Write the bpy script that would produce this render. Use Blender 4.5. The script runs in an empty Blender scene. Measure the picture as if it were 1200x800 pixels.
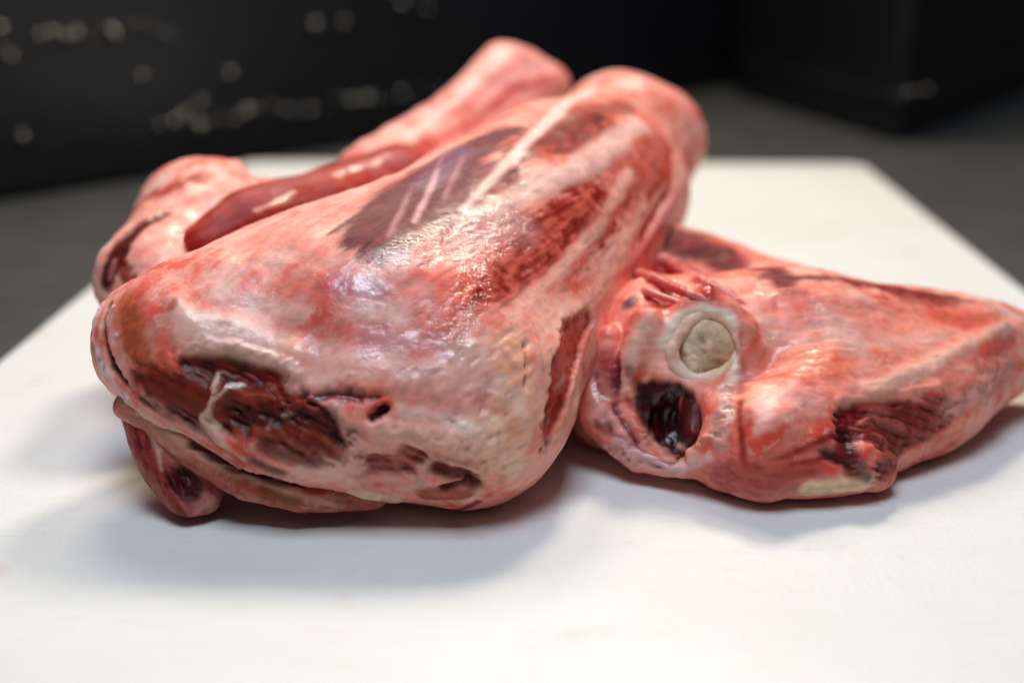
import bpy, bmesh, math
import numpy as np

sc = bpy.context.scene
# ---------- camera ----------
cam_d = bpy.data.cameras.new('camera'); cam = bpy.data.objects.new('camera', cam_d); sc.collection.objects.link(cam)
PITCH, YAW, CAM_H = math.radians(18.75), math.radians(1.41), 0.1275
cam.location = (0, 0, CAM_H)
cam.rotation_euler = (math.pi / 2 - PITCH, 0, YAW)
cam_d.sensor_width = 36; cam_d.lens = 44.0
cam_d.clip_start = 0.01; cam_d.clip_end = 20
cam_d.dof.use_dof = True; cam_d.dof.focus_distance = 0.280; cam_d.dof.aperture_fstop = 5.6; cam_d.dof.aperture_blades = 0
sc.camera = cam
# ---------- world and lamps ----------
w = bpy.data.worlds.new('World'); sc.world = w; w.use_nodes = True
bg = w.node_tree.nodes['Background']; bg.inputs[0].default_value = (0.95, 0.96, 1.0, 1); bg.inputs[1].default_value = 0.05
def area(name, loc, target, size, power, col, shape='SQUARE', size_y=None):
    d = bpy.data.lights.new(name, 'AREA'); o = bpy.data.objects.new(name, d); sc.collection.objects.link(o)
    d.shape = 'RECTANGLE' if size_y else shape; d.size = size; d.energy = power; d.color = col
    if size_y: d.size_y = size_y
    o.location = loc
    dv = np.array(target) - np.array(loc)
    from mathutils import Vector
    o.rotation_euler = Vector(dv).to_track_quat('-Z', 'Y').to_euler()
    return o
area('warm_lamp', (-0.18, 0.74, 0.66), (0, 0.30, 0.02), 0.22, 2.7, (1.0, 0.86, 0.66))
area('glint_lamp', (0.12, 0.74, 0.64), (0, 0.30, 0.04), 0.13, 3.6, (1.0, 0.88, 0.70))  # added lamp, placed to put glints on the wet film
area('cool_lamp', (-0.02, 0.10, 0.84), (0, 0.28, 0.02), 0.34, 5.6, (0.74, 0.85, 1.0))
sc.view_settings.view_transform = 'Standard'; sc.view_settings.look = 'None'
sc.view_settings.exposure = 0.0; sc.view_settings.gamma = 1.0
sc.render.engine = 'CYCLES'
sc.cycles.use_denoising = True
sc.cycles.max_bounces = 8

# ---------- materials ----------
def new_mat(name):
    m = bpy.data.materials.new(name); m.use_nodes = True; nt = m.node_tree
    return m, nt, nt.nodes['Principled BSDF']
def N(nt, t, **kw):
    n = nt.nodes.new(t)
    for k, v in kw.items(): setattr(n, k, v)
    return n
def tex_noise(nt, scale, detail=3, rough=0.6, coord='Object', stretch=None):
    tc = N(nt, 'ShaderNodeTexCoord'); n = N(nt, 'ShaderNodeTexNoise')
    n.inputs['Scale'].default_value = scale; n.inputs['Detail'].default_value = detail; n.inputs['Roughness'].default_value = rough
    src = tc.outputs[coord]
    if stretch:
        mp = N(nt, 'ShaderNodeMapping'); mp.inputs['Scale'].default_value = stretch; nt.links.new(src, mp.inputs[0]); src = mp.outputs[0]
    nt.links.new(src, n.inputs['Vector'])
    return n

def meat_material(name, sss=0.16, coat=0.35, rot=(0.4, 0, 0.9)):
    m, nt, b = new_mat(name); L = nt.links.new
    at = N(nt, 'ShaderNodeAttribute', attribute_name='tissue')
    dry = N(nt, 'ShaderNodeAttribute', attribute_name='dryness'); wr = N(nt, 'ShaderNodeAttribute', attribute_name='wrinkle')
    nz = tex_noise(nt, 480, 5, 0.7)                     # grain of the tissue, about 2 mm and finer
    hs = N(nt, 'ShaderNodeMix', data_type='RGBA', blend_type='MULTIPLY'); hs.inputs[0].default_value = 0.38
    rp = N(nt, 'ShaderNodeMapRange'); rp.inputs[1].default_value = 0.25; rp.inputs[2].default_value = 0.75; rp.inputs[3].default_value = 0.76; rp.inputs[4].default_value = 1.3
    L(nz.outputs[0], rp.inputs[0]); L(at.outputs[0], hs.inputs[6]); L(rp.outputs[0], hs.inputs[7])
    L(hs.outputs[2], b.inputs['Base Color'])
    b.inputs['Subsurface Weight'].default_value = sss
    b.inputs['Subsurface Radius'].default_value = (1.0, 0.30, 0.22); b.inputs['Subsurface Scale'].default_value = 0.0018
    # fine wrinkles of the wet film, stretched across the fibres
    mp = N(nt, 'ShaderNodeTexCoord'); mg = N(nt, 'ShaderNodeMapping'); mg.inputs['Rotation'].default_value = rot; mg.inputs['Scale'].default_value = (1.0, 1.9, 1.3)
    wn = N(nt, 'ShaderNodeTexNoise'); wn.inputs['Scale'].default_value = 640; wn.inputs['Detail'].default_value = 4; wn.inputs['Roughness'].default_value = 0.6; wn.inputs['Distortion'].default_value = 0.6
    L(mp.outputs['Object'], mg.inputs[0]); L(mg.outputs[0], wn.inputs['Vector'])
    bp = N(nt, 'ShaderNodeBump'); bp.inputs['Distance'].default_value = 0.0008
    L(wn.outputs[0], bp.inputs['Height']); L(wr.outputs['Fac'], bp.inputs['Strength'])
    L(bp.outputs[0], b.inputs['Normal']); L(bp.outputs[0], b.inputs['Coat Normal'])
    rr = tex_noise(nt, 160, 3, 0.6)
    ml = N(nt, 'ShaderNodeMath', operation='MULTIPLY_ADD'); ml.inputs[1].default_value = 0.35; L(rr.outputs[0], ml.inputs[0])
    sb = N(nt, 'ShaderNodeMath', operation='SUBTRACT'); sb.inputs[1].default_value = 0.17; L(dry.outputs['Fac'], sb.inputs[0]); L(sb.outputs[0], ml.inputs[2])
    L(ml.outputs[0], b.inputs['Roughness'])
    sp = N(nt, 'ShaderNodeMapRange'); sp.inputs[1].default_value = 0.5; sp.inputs[2].default_value = 0.3; sp.inputs[3].default_value = 0.15; sp.inputs[4].default_value = 0.5
    L(dry.outputs['Fac'], sp.inputs[0]); L(sp.outputs[0], b.inputs['Specular IOR Level'])
    cw = N(nt, 'ShaderNodeMapRange'); cw.inputs[1].default_value = 0.40; cw.inputs[2].default_value = 0.15; cw.inputs[3].default_value = 0.0; cw.inputs[4].default_value = 0.9
    L(dry.outputs['Fac'], cw.inputs[0]); L(cw.outputs[0], b.inputs['Coat Weight']); b.inputs['Coat Roughness'].default_value = 0.05
    return m
MEAT = meat_material('raw_meat')

def board_material():
    m, nt, b = new_mat('white_board_plastic'); L = nt.links.new
    a = tex_noise(nt, 9, 4, 0.6); c = N(nt, 'ShaderNodeValToRGB')
    c.color_ramp.elements[0].position = 0.3; c.color_ramp.elements[0].color = (0.68, 0.675, 0.645, 1)
    c.color_ramp.elements[1].position = 0.62; c.color_ramp.elements[1].color = (0.745, 0.745, 0.73, 1)
    L(a.outputs[0], c.inputs[0])
    s = tex_noise(nt, 38, 2, 0.5); sr = N(nt, 'ShaderNodeValToRGB')     # faint old stains
    sr.color_ramp.elements[0].position = 0.66; sr.color_ramp.elements[0].color = (0, 0, 0, 1)
    sr.color_ramp.elements[1].position = 0.78; sr.color_ramp.elements[1].color = (0.4, 0.4, 0.4, 1)
    L(s.outputs[0], sr.inputs[0])
    mx = N(nt, 'ShaderNodeMix', data_type='RGBA'); L(sr.outputs[0], mx.inputs[0]); L(c.outputs[0], mx.inputs[6]); mx.inputs[7].default_value = (0.55, 0.40, 0.30, 1)
    sc_ = tex_noise(nt, 26, 2, 0.4, stretch=(1.0, 9.0, 1.0))
    kr = N(nt, 'ShaderNodeValToRGB'); kr.color_ramp.elements[0].position = 0.492; kr.color_ramp.elements[0].color = (0, 0, 0, 1)
    kr.color_ramp.elements[1].position = 0.5; kr.color_ramp.elements[1].color = (0.22, 0.22, 0.22, 1); e = kr.color_ramp.elements.new(0.508); e.color = (0, 0, 0, 1)
    L(sc_.outputs[0], kr.inputs[0])
    mk = N(nt, 'ShaderNodeMix', data_type='RGBA'); L(kr.outputs[0], mk.inputs[0]); L(mx.outputs[2], mk.inputs[6]); mk.inputs[7].default_value = (0.50, 0.46, 0.40, 1)
    L(mk.outputs[2], b.inputs['Base Color'])
    b.inputs['Roughness'].default_value = 0.42
    g = tex_noise(nt, 700, 3, 0.6, stretch=(1, 0.25, 1)); bp = N(nt, 'ShaderNodeBump'); bp.inputs['Strength'].default_value = 0.25; bp.inputs['Distance'].default_value = 0.0004
    L(g.outputs[0], bp.inputs['Height']); L(bp.outputs[0], b.inputs['Normal'])
    b.inputs['Subsurface Weight'].default_value = 0.15; b.inputs['Subsurface Scale'].default_value = 0.004
    return m
def dark_material(name, c0, c1, rough, scale, bump=0.3, dist=0.002):
    m, nt, b = new_mat(name); L = nt.links.new
    a = tex_noise(nt, scale, 4, 0.6); c = N(nt, 'ShaderNodeValToRGB')
    c.color_ramp.elements[0].position = 0.3; c.color_ramp.elements[0].color = (*c0, 1)
    c.color_ramp.elements[1].position = 0.7; c.color_ramp.elements[1].color = (*c1, 1)
    L(a.outputs[0], c.inputs[0]); L(c.outputs[0], b.inputs['Base Color'])
    b.inputs['Roughness'].default_value = rough
    bp = N(nt, 'ShaderNodeBump'); bp.inputs['Strength'].default_value = bump; bp.inputs['Distance'].default_value = dist
    L(a.outputs[0], bp.inputs['Height']); L(bp.outputs[0], b.inputs['Normal'])
    return m
BOARD = board_material()
COUNTER = dark_material('dark_worktop', (0.040, 0.040, 0.038), (0.060, 0.060, 0.056), 0.5, 30, 0.1)
BLACK = dark_material('black_plastic', (0.003, 0.0035, 0.006), (0.005, 0.006, 0.010), 0.5, 60, 0.6)
GLOSS = dark_material('glint_metal', (0.12, 0.115, 0.10), (0.2, 0.19, 0.17), 0.2, 60, 0.1)  # metal of the added glint beads
GLOSS.node_tree.nodes['Principled BSDF'].inputs['Metallic'].default_value = 1.0

def tag(o, label=None, cat=None, group=None, kind=None):
    if label: o['label'] = label
    if cat: o['category'] = cat
    if group: o['group'] = group
    if kind: o['kind'] = kind
    return o
def empty(name, loc):
    o = bpy.data.objects.new(name, None); o.empty_display_size = 0.02; sc.collection.objects.link(o); o.location = loc
    return o

# ---------- survey of the setting (metres) ----------
BOARD_RECT = (-0.1650, 0.1750, 0.150, 0.6815)
CRATE_A, CRATE_B = (-0.3135, 0.5881), (0.205, 1.1411)
PIPS = [(0.1453, 0.0174), (0.1523, 0.0168), (0.1608, 0.0201), (0.161, 0.0155), (0.1696, 0.0193), (0.1823, 0.017), (0.1872, 0.017), (0.1919, 0.0194), (0.1979, 0.0144), (0.2034, 0.0154), (0.2118, 0.0199), (0.219, 0.0161), (0.2216, 0.0204), (0.2338, 0.0167), (0.2391, 0.0139), (0.246, 0.0135), (0.2499, 0.0147), (0.2575, 0.0136), (0.2697, 0.0192), (0.2691, 0.0191), (0.2854, 0.0165), (0.2894, 0.0178), (0.2957, 0.0173), (0.3016, 0.0159), (0.312, 0.0131), (0.3211, 0.0128), (0.3312, 0.012), (0.3374, 0.0186), (0.0817, 0.0651), (0.0879, 0.0679), (0.0924, 0.0705), (0.0986, 0.0682), (0.1006, 0.0721), (0.1099, 0.0656), (0.11, 0.0674), (0.1188, 0.072), (0.1234, 0.0679), (0.1346, 0.0729), (0.1386, 0.0732), (0.1454, 0.0713), (0.1525, 0.0667), (0.1557, 0.0669), (0.0625, 0.074), (0.0633, 0.0636), (0.0659, 0.06), (0.082, 0.0699), (0.0889, 0.0703), (0.0957, 0.069), (0.1019, 0.0695), (0.1223, 0.07), (0.1239, 0.0673), (0.1372, 0.0446), (0.1931, 0.0413), (0.1454, 0.0172), (0.1725, 0.0273), (0.1748, 0.0149), (0.1702, 0.0139), (0.2011, 0.0185), (0.2041, 0.0191), (0.1949, 0.0151), (0.2555, 0.0651), (0.2776, 0.0653), (0.2485, 0.0161), (0.0665, 0.0204), (0.2804, 0.0176), (0.2942, 0.0173), (0.3228, 0.0178), (0.3527, 0.0173), (0.3249, 0.0743), (0.3466, 0.0696), (0.1557, 0.0185), (0.1614, 0.0212), (0.2313, 0.0163)]
TUB = [(0.2304, 0.8104), (0.422, 1.0937), (0.5907, 1.7522), (0.1555, 1.044)]
TUB_GLINTS = [(0.2161, 0.7516, 0.0294), (0.2266, 0.7522, 0.0304)]

# ---------- the setting ----------
def bm_object(name, bm, mat, parent=None, smooth=False):
    me = bpy.data.meshes.new(name); bm.to_mesh(me); bm.free(); me.materials.append(mat)
    for p in me.polygons: p.use_smooth = smooth
    o = bpy.data.objects.new(name, me); sc.collection.objects.link(o); o.parent = parent
    return o
def prism(foot, z0, z1, bevel=0.0, seg=4, taper=0.0, vbevel=None):
    """upright prism over a footprint; taper widens the top"""
    bm = bmesh.new(); c = np.mean(foot, 0)
    lo = [bm.verts.new((x, y, z0)) for x, y in foot]
    hi = [bm.verts.new((c[0] + (x - c[0]) * (1 + taper), c[1] + (y - c[1]) * (1 + taper), z1)) for x, y in foot]
    n = len(foot)
    bm.faces.new(lo[::-1]); bm.faces.new(hi)
    for i in range(n): bm.faces.new((lo[i], lo[(i + 1) % n], hi[(i + 1) % n], hi[i]))
    bmesh.ops.recalc_face_normals(bm, faces=bm.faces)
    if vbevel:
        ed = [e for e in bm.edges if abs(e.verts[0].co.z - e.verts[1].co.z) > 1e-6]
        bmesh.ops.bevel(bm, geom=ed, offset=vbevel, segments=6, profile=0.5, affect='EDGES')
    if bevel:
        ed = [e for e in bm.edges if abs(e.verts[0].co.z - e.verts[1].co.z) < 1e-6]
        bmesh.ops.bevel(bm, geom=ed, offset=bevel, segments=seg, profile=0.5, affect='EDGES')
    return bm
BOARD_T = 0.012
bm = bmesh.new()
for x, y in ((-2, -1.5), (2, -1.5), (2, 3), (-2, 3)): bm.verts.new((x, y, -BOARD_T))
bm.faces.new(bm.verts)
tag(bm_object('worktop', bm, COUNTER), kind='structure')

bx0, bx1, by0, by1 = BOARD_RECT
bd = bm_object('cutting_board', prism([(bx0, by0), (bx1, by0), (bx1, by1), (bx0, by1)], -BOARD_T + 0.0002, 0, 0.0022, 4, 0, 0.010), BOARD, smooth=True)
tag(bd, 'large white plastic cutting board under the raw meat', 'cutting board')
bd.data.polygons.foreach_set('use_smooth', [abs(p.normal.z) < 0.99 for p in bd.data.polygons])

# black crate with ribbed side, standing at an angle behind the board
def dir2(a, b): d = np.array(b) - np.array(a); return d / np.linalg.norm(d)
A, B = np.array(CRATE_A), np.array(CRATE_B); u = dir2(A, B); nrm = np.array((-u[1], u[0]))
crate = tag(empty('storage_crate', (*((A + B) / 2), -BOARD_T)), 'long black crate with small added beads that make glints on its side, behind the meat', 'crate')
org = np.array((*((A + B) / 2), -BOARD_T))
def shift(bm): bmesh.ops.translate(bm, verts=bm.verts, vec=tuple(-org)); return bm
Lc = np.linalg.norm(B - A)
bm_object('crate_body', shift(prism([A, B, B + nrm * 0.3, A + nrm * 0.3], -BOARD_T + .0003, 0.26, 0.006, 3, 0, 0.02)), BLACK, crate, True)
rng = np.random.RandomState(4)
# small metal beads added along its side to imitate blurred glints
pm = bpy.data.meshes.new('glint_bead'); bm = bmesh.new(); bmesh.ops.create_icosphere(bm, subdivisions=2, radius=0.005); bm.to_mesh(pm); bm.free(); pm.materials.append(GLOSS)
for p in pm.polygons: p.use_smooth = True
for k, (s, z) in enumerate(PIPS):
    o = bpy.data.objects.new('glint_bead', pm); sc.collection.objects.link(o); o.parent = crate
    q = A + u * s - nrm * 0.001
    o.location = np.array((*q, z)) - org
    o.scale = (rng.uniform(.22, .4) if k < 42 else rng.uniform(.4, .85),) * 3

# black tub on the right
foot = [np.array(p) for p in TUB]
tub_org = np.array((*np.mean(foot, 0), -BOARD_T)); tub = tag(empty('storage_tub', tub_org), 'black plastic tub with its corner towards the board, at the upper right', 'tub')
org = tub_org
bm_object('tub_body', shift(prism(foot, -BOARD_T + .0003, 0.24, 0.006, 3, 0.10, 0.02)), BLACK, tub, True)
c = np.mean(foot, 0)
rim = [c + (p - c) * 1.02 for p in foot]
bm_object('base_rim', shift(prism(rim, 0.012, 0.020, 0.0015, 2, 0.005, 0.022)), BLACK, tub, True)
for p in TUB_GLINTS:
    o = bpy.data.objects.new('glint_bead', pm); sc.collection.objects.link(o); o.parent = tub; o.location = np.array(p) - org; o.scale = (0.45, 0.45, 0.45)  # added beads that stand for glints on the tub

# ---------- signed-distance modelling kit (all lengths in millimetres) ----------
def _hash(ix, iy, iz, seed):
    h = (ix.astype(np.int64) * 374761393 + iy.astype(np.int64) * 668265263 + iz.astype(np.int64) * 2147483647 + seed * 144665) & 0xffffffff
    h = ((h ^ (h >> 13)) * 1274126177) & 0xffffffff
    h = ((h ^ (h >> 16)) * 2246822519) & 0xffffffff
    return ((h ^ (h >> 15)) & 0xffff).astype(np.float32) / 32767.5 - 1.0

def noise(p, scale, seed=0):
    """smooth value noise in -1..1; scale = feature size in mm (number or xyz)"""
    q = p / np.asarray(scale, dtype=np.float32)
    i = np.floor(q); f = (q - i).astype(np.float32); i = i.astype(np.int64)
    u = f * f * f * (f * (f * 6 - 15) + 10)
    r = 0
    for a in (0, 1):
        wa = u[:, 0] if a else 1 - u[:, 0]
        for b in (0, 1):
            wb = u[:, 1] if b else 1 - u[:, 1]
            for c in (0, 1):
                wc = u[:, 2] if c else 1 - u[:, 2]
                r = r + wa * wb * wc * _hash(i[:, 0] + a, i[:, 1] + b, i[:, 2] + c, seed)
    return r

def fbm(p, scale, octaves=3, seed=0):
    s = np.asarray(scale, dtype=np.float32); r = 0; amp = 1.0; tot = 0
    for o in range(octaves):
        r = r + amp * noise(p + 37.7 * o, s / (2 ** o), seed + o); tot += amp; amp *= 0.5
    return r / tot * 1.6

def d_cone(p, a, b, ra, rb):
    """capsule from a to b whose radius runs from ra to rb"""
    a = np.asarray(a, np.float32); b = np.asarray(b, np.float32)
    ba = b - a; L = float(ba @ ba) + 1e-9
    t = np.clip(((p - a) @ ba) / L, 0, 1)
    d = p - a - t[:, None] * ba
    return np.sqrt((d * d).sum(1)) - (ra + (rb - ra) * t)

def smin(a, b, k):
    h = np.clip(0.5 + 0.5 * (b - a) / k, 0, 1)
    return b + (a - b) * h - k * h * (1 - h)

def sdf(prims, p):
    """prims: (op, k, [(x,y,z,r), ...]) chains of round cones, '+' joined, '-' carved, smoothly"""
    d = None
    for op, k, ch in prims:
        e = None
        if len(ch) == 1:
            c = np.asarray(ch[0][:3], np.float32); q = p - c
            e = np.sqrt((q * q).sum(1)) - ch[0][3]
        for s, t in zip(ch[:-1], ch[1:]):
            g = d_cone(p, s[:3], t[:3], s[3], t[3])
            e = g if e is None else np.minimum(e, g)
        if d is None: d = e
        elif op == '+': d = smin(d, e, k)
        else: d = -smin(-d, e, k)
    g = 0.4 - p[:, 2]                      # rests on the board: nothing below its surface
    return -smin(-d, -g, 3.0)

def surface_nets(prims, h):
    lo = np.min([[c[i] - c[3] for i in range(3)] for _, _, ch in prims for c in ch], 0) - 4
    hi = np.max([[c[i] + c[3] for i in range(3)] for _, _, ch in prims for c in ch], 0) + 4
    n = np.ceil((hi - lo) / h).astype(int) + 1
    ax = [(lo[i] + h * np.arange(n[i])).astype(np.float32) for i in range(3)]
    G = np.stack(np.meshgrid(*ax, indexing='ij'), -1).reshape(-1, 3)
    V = np.concatenate([sdf(prims, c) for c in np.array_split(G, max(1, len(G) // 400000))]).reshape(n)
    S = V < 0
    cnt = np.zeros(n - 1, np.int8); acc = np.zeros(tuple(n - 1) + (3,), np.float32)
    corners = [(a, b, c) for a in (0, 1) for b in (0, 1) for c in (0, 1)]
    def sl(A, o): return A[o[0]:n[0] - 1 + o[0], o[1]:n[1] - 1 + o[1], o[2]:n[2] - 1 + o[2]]
    for i in range(8):
        for j in range(i + 1, 8):
            a, b = corners[i], corners[j]
            if sum(abs(a[k] - b[k]) for k in range(3)) != 1: continue
            va, vb = sl(V, a), sl(V, b); m = (va < 0) != (vb < 0)
            t = np.where(m, va / np.where(m, va - vb, 1), 0)
            for k in range(3): acc[..., k] += np.where(m, a[k] + t * (b[k] - a[k]), 0)
            cnt += m
    act = cnt > 0
    idx = np.full(act.shape, -1, np.int64); idx[act] = np.arange(act.sum())
    cell = np.argwhere(act)
    verts = lo + h * (cell + acc[act] / cnt[act][:, None])
    faces = []
    for k in range(3):
        o = [0, 0, 0]; o[k] = 1
        A = S[:n[0] - o[0], :n[1] - o[1], :n[2] - o[2]]; B = S[o[0]:, o[1]:, o[2]:]
        E = np.argwhere(A != B)
        u, v = (k + 1) % 3, (k + 2) % 3
        E = E[(E[:, u] > 0) & (E[:, v] > 0) & (E[:, u] < n[u] - 1) & (E[:, v] < n[v] - 1)]
        fl = A[E[:, 0], E[:, 1], E[:, 2]]
        q = []
        for du, dv in ((-1, -1), (0, -1), (0, 0), (-1, 0)):
            c = E.copy(); c[:, u] += du; c[:, v] += dv
            q.append(idx[c[:, 0], c[:, 1], c[:, 2]])
        q = np.stack(q, 1); q[~fl] = q[~fl][:, ::-1]
        faces.append(q)
    return verts.astype(np.float32), np.concatenate(faces)

def subdivide(v, f):
    """split every quad in four"""
    e = np.stack([f, np.roll(f, -1, 1)], -1).reshape(-1, 2); e.sort(1)
    ue, inv = np.unique(e[:, 0] * np.int64(len(v)) + e[:, 1], return_inverse=True)
    a, b = ue // len(v), ue % len(v)
    nv = np.concatenate([v, (v[a] + v[b]) / 2, v[f].mean(1)])
    ei = inv.reshape(-1, 4) + len(v); ci = np.arange(len(f)) + len(v) + len(ue)
    q = [np.stack([f[:, k], ei[:, k], ci, ei[:, k - 1]], 1) for k in range(4)]
    return nv.astype(np.float32), np.concatenate(q)

def gradient(prims, p, e=0.5, d0=None):
    if d0 is None: d0 = sdf(prims, p)
    g = np.stack([sdf(prims, p + np.eye(3, dtype=np.float32)[i] * e) - d0 for i in range(3)], 1)
    return g / (np.linalg.norm(g, axis=1, keepdims=True) + 1e-9)

def lin(hexcol):
    c = np.array([int(hexcol[i:i + 2], 16) / 255 for i in (0, 2, 4)])
    return np.where(c <= 0.04045, c / 12.92, ((c + 0.055) / 1.055) ** 2.4).astype(np.float32)

def smooth01(x): x = np.clip(x, 0, 1); return x * x * (3 - 2 * x)

def frame_of(axis):
    z = np.array(axis, np.float32); z /= np.linalg.norm(z)
    x = np.cross(z, [0, 0, 1]); x /= np.linalg.norm(x); y = np.cross(z, x)
    return np.stack([x, y, z], 1).astype(np.float32)

def flesh(name, prims, strokes, base, axis, parent, mat, h=1.2, sub=1, seed=0, rough=0.5, lump=0.5, fibre=0.07):
    """mesh the solid, lay the tissues (fat, muscle, membrane) and some painted light on it stroke by stroke and give each its relief"""
    v, f = surface_nets(prims, h)
    for k in range(sub): v, f = subdivide(v, f)
    d0 = sdf(prims, v); g = gradient(prims, v, 0.5, d0); v = v - g * np.clip(d0, -1, 1)[:, None]
    g = gradient(prims, v, 0.8)
    p = v.copy(); F = frame_of(axis); q = p @ F          # q: along-the-fibre frame
    n1 = fbm(p, 16, 3, seed + 1); n2 = fbm(q, (3.0, 3.0, 16.0), 3, seed + 2); n3 = fbm(q, (1.0, 1.0, 9.0), 2, seed + 3)
    n4 = fbm(p, 5, 3, seed + 4); n5 = fbm(p, 1.6, 2, seed + 5); n6 = fbm(p + .8 * n4[:, None], 2.6, 2, seed + 6)
    c0, c1, c2 = (lin(x) for x in base)                  # middle, red, pale tissue
    m1 = smooth01(0.5 + 0.95 * (0.40 * n1 + 0.20 * n2 + 0.42 * n4 + .16 * n5) - 0.16)[:, None]; m2 = smooth01(0.15 - 1.0 * (0.35 * n1 + 0.28 * n2 - 0.4 * n4 + .14 * n3 + .12 * n5))[:, None]
    col = c0 * (1 - m1) + c1 * m1; col = col * (1 - m2 * .8) + c2 * m2 * .8
    web = smooth01(1 - np.abs(n4 + .35 * n5) / .13) * smooth01(.5 + n1) + .7 * smooth01(1 - np.abs(n2 + .3 * n4) / .10) * smooth01(.4 - n1)   # strands of connective tissue
    web = np.clip(web, 0, 1)[:, None] * 0.38; col = col * (1 - web) + c2 * web
    col = col * (1 + .07 * n5)[:, None]
    disp = lump * n1 + 0.35 * lump * n4 + fibre * n3
    wet = np.full(len(v), rough, np.float32) + 0.10 * n4; wrk = np.full(len(v), 0.17, np.float32)
    for st in strokes:
        pts = st['p']; op = st.get('op', 1.0); soft = st.get('soft', 1.0); warp = st.get('warp', 1.2)
        lo = np.min([[c[i] - c[3] for i in range(3)] for c in pts], 0) - 3 * warp - 2 * soft - 1
        hi = np.max([[c[i] + c[3] for i in range(3)] for c in pts], 0) + 3 * warp + 2 * soft + 1
        sel = np.where(((p > lo) & (p < hi)).all(1))[0]
        if not len(sel): continue
        ps = p[sel]; d = None
        if len(pts) == 1:
            d = np.linalg.norm(ps - np.asarray(pts[0][:3], np.float32), axis=1) - pts[0][3]
        for s, t in zip(pts[:-1], pts[1:]):
            e = d_cone(ps, s[:3], t[:3], s[3], t[3]); d = e if d is None else np.minimum(d, e)
        nf = n3[sel]; ns = n2[sel]
        if 'ax' in st:
            qs = ps @ frame_of(st['ax']); nf = fbm(qs, (.9, .9, 8.0), 2, seed + 7); ns = fbm(qs, (2.6, 2.6, 14.0), 2, seed + 8)
        ww = st.get('fib', 0.4)
        d = d + warp * ((1 - ww) * 0.8 * n4[sel] + ww * (ns * .9 + 0.8 * nf) + 0.15 * n5[sel])
        m = smooth01(0.5 - d / (2 * soft))
        if 'c' in st:
            mm = (m * op)[:, None]; cc = lin(st['c'])
            if 'c2' in st:
                t = smooth01(0.5 + 0.9 * (0.5 * nf + 0.5 * n4[sel] + .35 * n5[sel]))[:, None]; cc = cc * (1 - t) + lin(st['c2']) * t
            var = 1 + 0.16 * nf * st.get('fv', 1) + 0.10 * n5[sel]
            col[sel] = col[sel] * (1 - mm) + cc * var[:, None] * mm
        if 'disp' in st:
            disp[sel] += st['disp'] * smooth01(0.5 - d / (2 * st.get('dsoft', soft * 1.6)))
        if 'rag' in st: disp[sel] += m * st['rag'] * (0.35 * n5[sel] + 1.0 * nf + .4 * ns)
        if 'crumb' in st: disp[sel] += m * st['crumb'] * (1 - 2.2 * np.abs(n6[sel])); col[sel] *= (1 + m * .12 * n6[sel])[:, None]
        if 'wet' in st: wet[sel] = wet[sel] * (1 - m) + st['wet'] * m
        if 'wrk' in st: wrk[sel] = wrk[sel] * (1 - m) + st['wrk'] * m
    lum = (col @ np.array([.3, .55, .15], np.float32))[:, None]; col = np.clip(lum + (col - lum) * 1.12, 0.002, 1) ** 1.14
    v = v + g * disp[:, None]
    v[:, 2] = np.maximum(v[:, 2], 0.3)
    org = np.zeros(3); q = parent
    while q: org = org + np.array(q.location) * 1000; q = q.parent
    ob = mesh_object(name, (v - org) / 1000, f, mat, parent)
    me = ob.data
    a = me.attributes.new('tissue', 'FLOAT_COLOR', 'POINT')
    a.data.foreach_set('color', np.concatenate([np.clip(col, 0.003, 0.95), np.ones((len(v), 1), np.float32)], 1).astype(np.float32).ravel())
    for nm, arr in (('dryness', np.clip(wet, 0.08, 0.95)), ('wrinkle', wrk)):
        b = me.attributes.new(nm, 'FLOAT', 'POINT'); b.data.foreach_set('value', arr.astype(np.float32))
    return ob

def mesh_object(name, v, f, mat, parent=None, smooth=True):
    me = bpy.data.meshes.new(name)
    f = np.asarray(f); me.vertices.add(len(v)); me.vertices.foreach_set('co', np.asarray(v, np.float32).ravel())
    me.loops.add(f.size); me.loops.foreach_set('vertex_index', f.astype(np.int32).ravel())
    me.polygons.add(len(f)); me.polygons.foreach_set('loop_start', (np.arange(len(f)) * f.shape[1]).astype(np.int32))
    me.update(calc_edges=True)
    me.polygons.foreach_set('use_smooth', np.full(len(f), smooth))
    me.materials.append(mat)
    ob = bpy.data.objects.new(name, me); bpy.context.scene.collection.objects.link(ob)
    ob.parent = parent
    return ob

# ---------- the meat: solids as chains of (x, y, z, radius) and tissue strokes, some painted sheen and shade, laid on them, millimetres ----------
FRONT_FLESH_SHAPE = [
    ('+', 0, [(-48.2, 285.2, 31.4, 26.8), (-15.1, 329.1, 40.2, 29.7), (25.5, 420.1, 56.2, 20.6)]),
    ('+', 14, [(-86.6, 270.4, 34.2, 16.1), (-62.4, 301.4, 36.5, 18.5)]),
    ('+', 12, [(-76.1, 260.0, 27.6, 11.8), (-51.8, 256.6, 22.0, 16.1), (-19.1, 262.8, 19.3, 19.9)]),
    ('+', 16, [(-11.6, 271.2, 24.9, 19.4), (8.7, 330.2, 35.2, 17.7), (29.1, 384.5, 44.4, 16.5)]),
    ('+', 9, [(25.0, 429.9, 60.1, 17.5), (37.4, 425.4, 55.4, 18.0), (30.9, 410.7, 43.7, 15.6)]),
    ('+', 14, [(-68.3, 274.5, 35.5, 17.9), (-45.9, 300.3, 38.3, 20.6)]),
    ('+', 18, [(-32.8, 277.7, 36.2, 22.4), (-10.1, 319.6, 42.7, 24.8), (6.2, 364.0, 48.0, 24.0)]),
    ('-', 7, [(-63.4, 235.0, 27.9, 3.8), (-45.7, 232.6, 22.5, 4.9)]),
]
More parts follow.
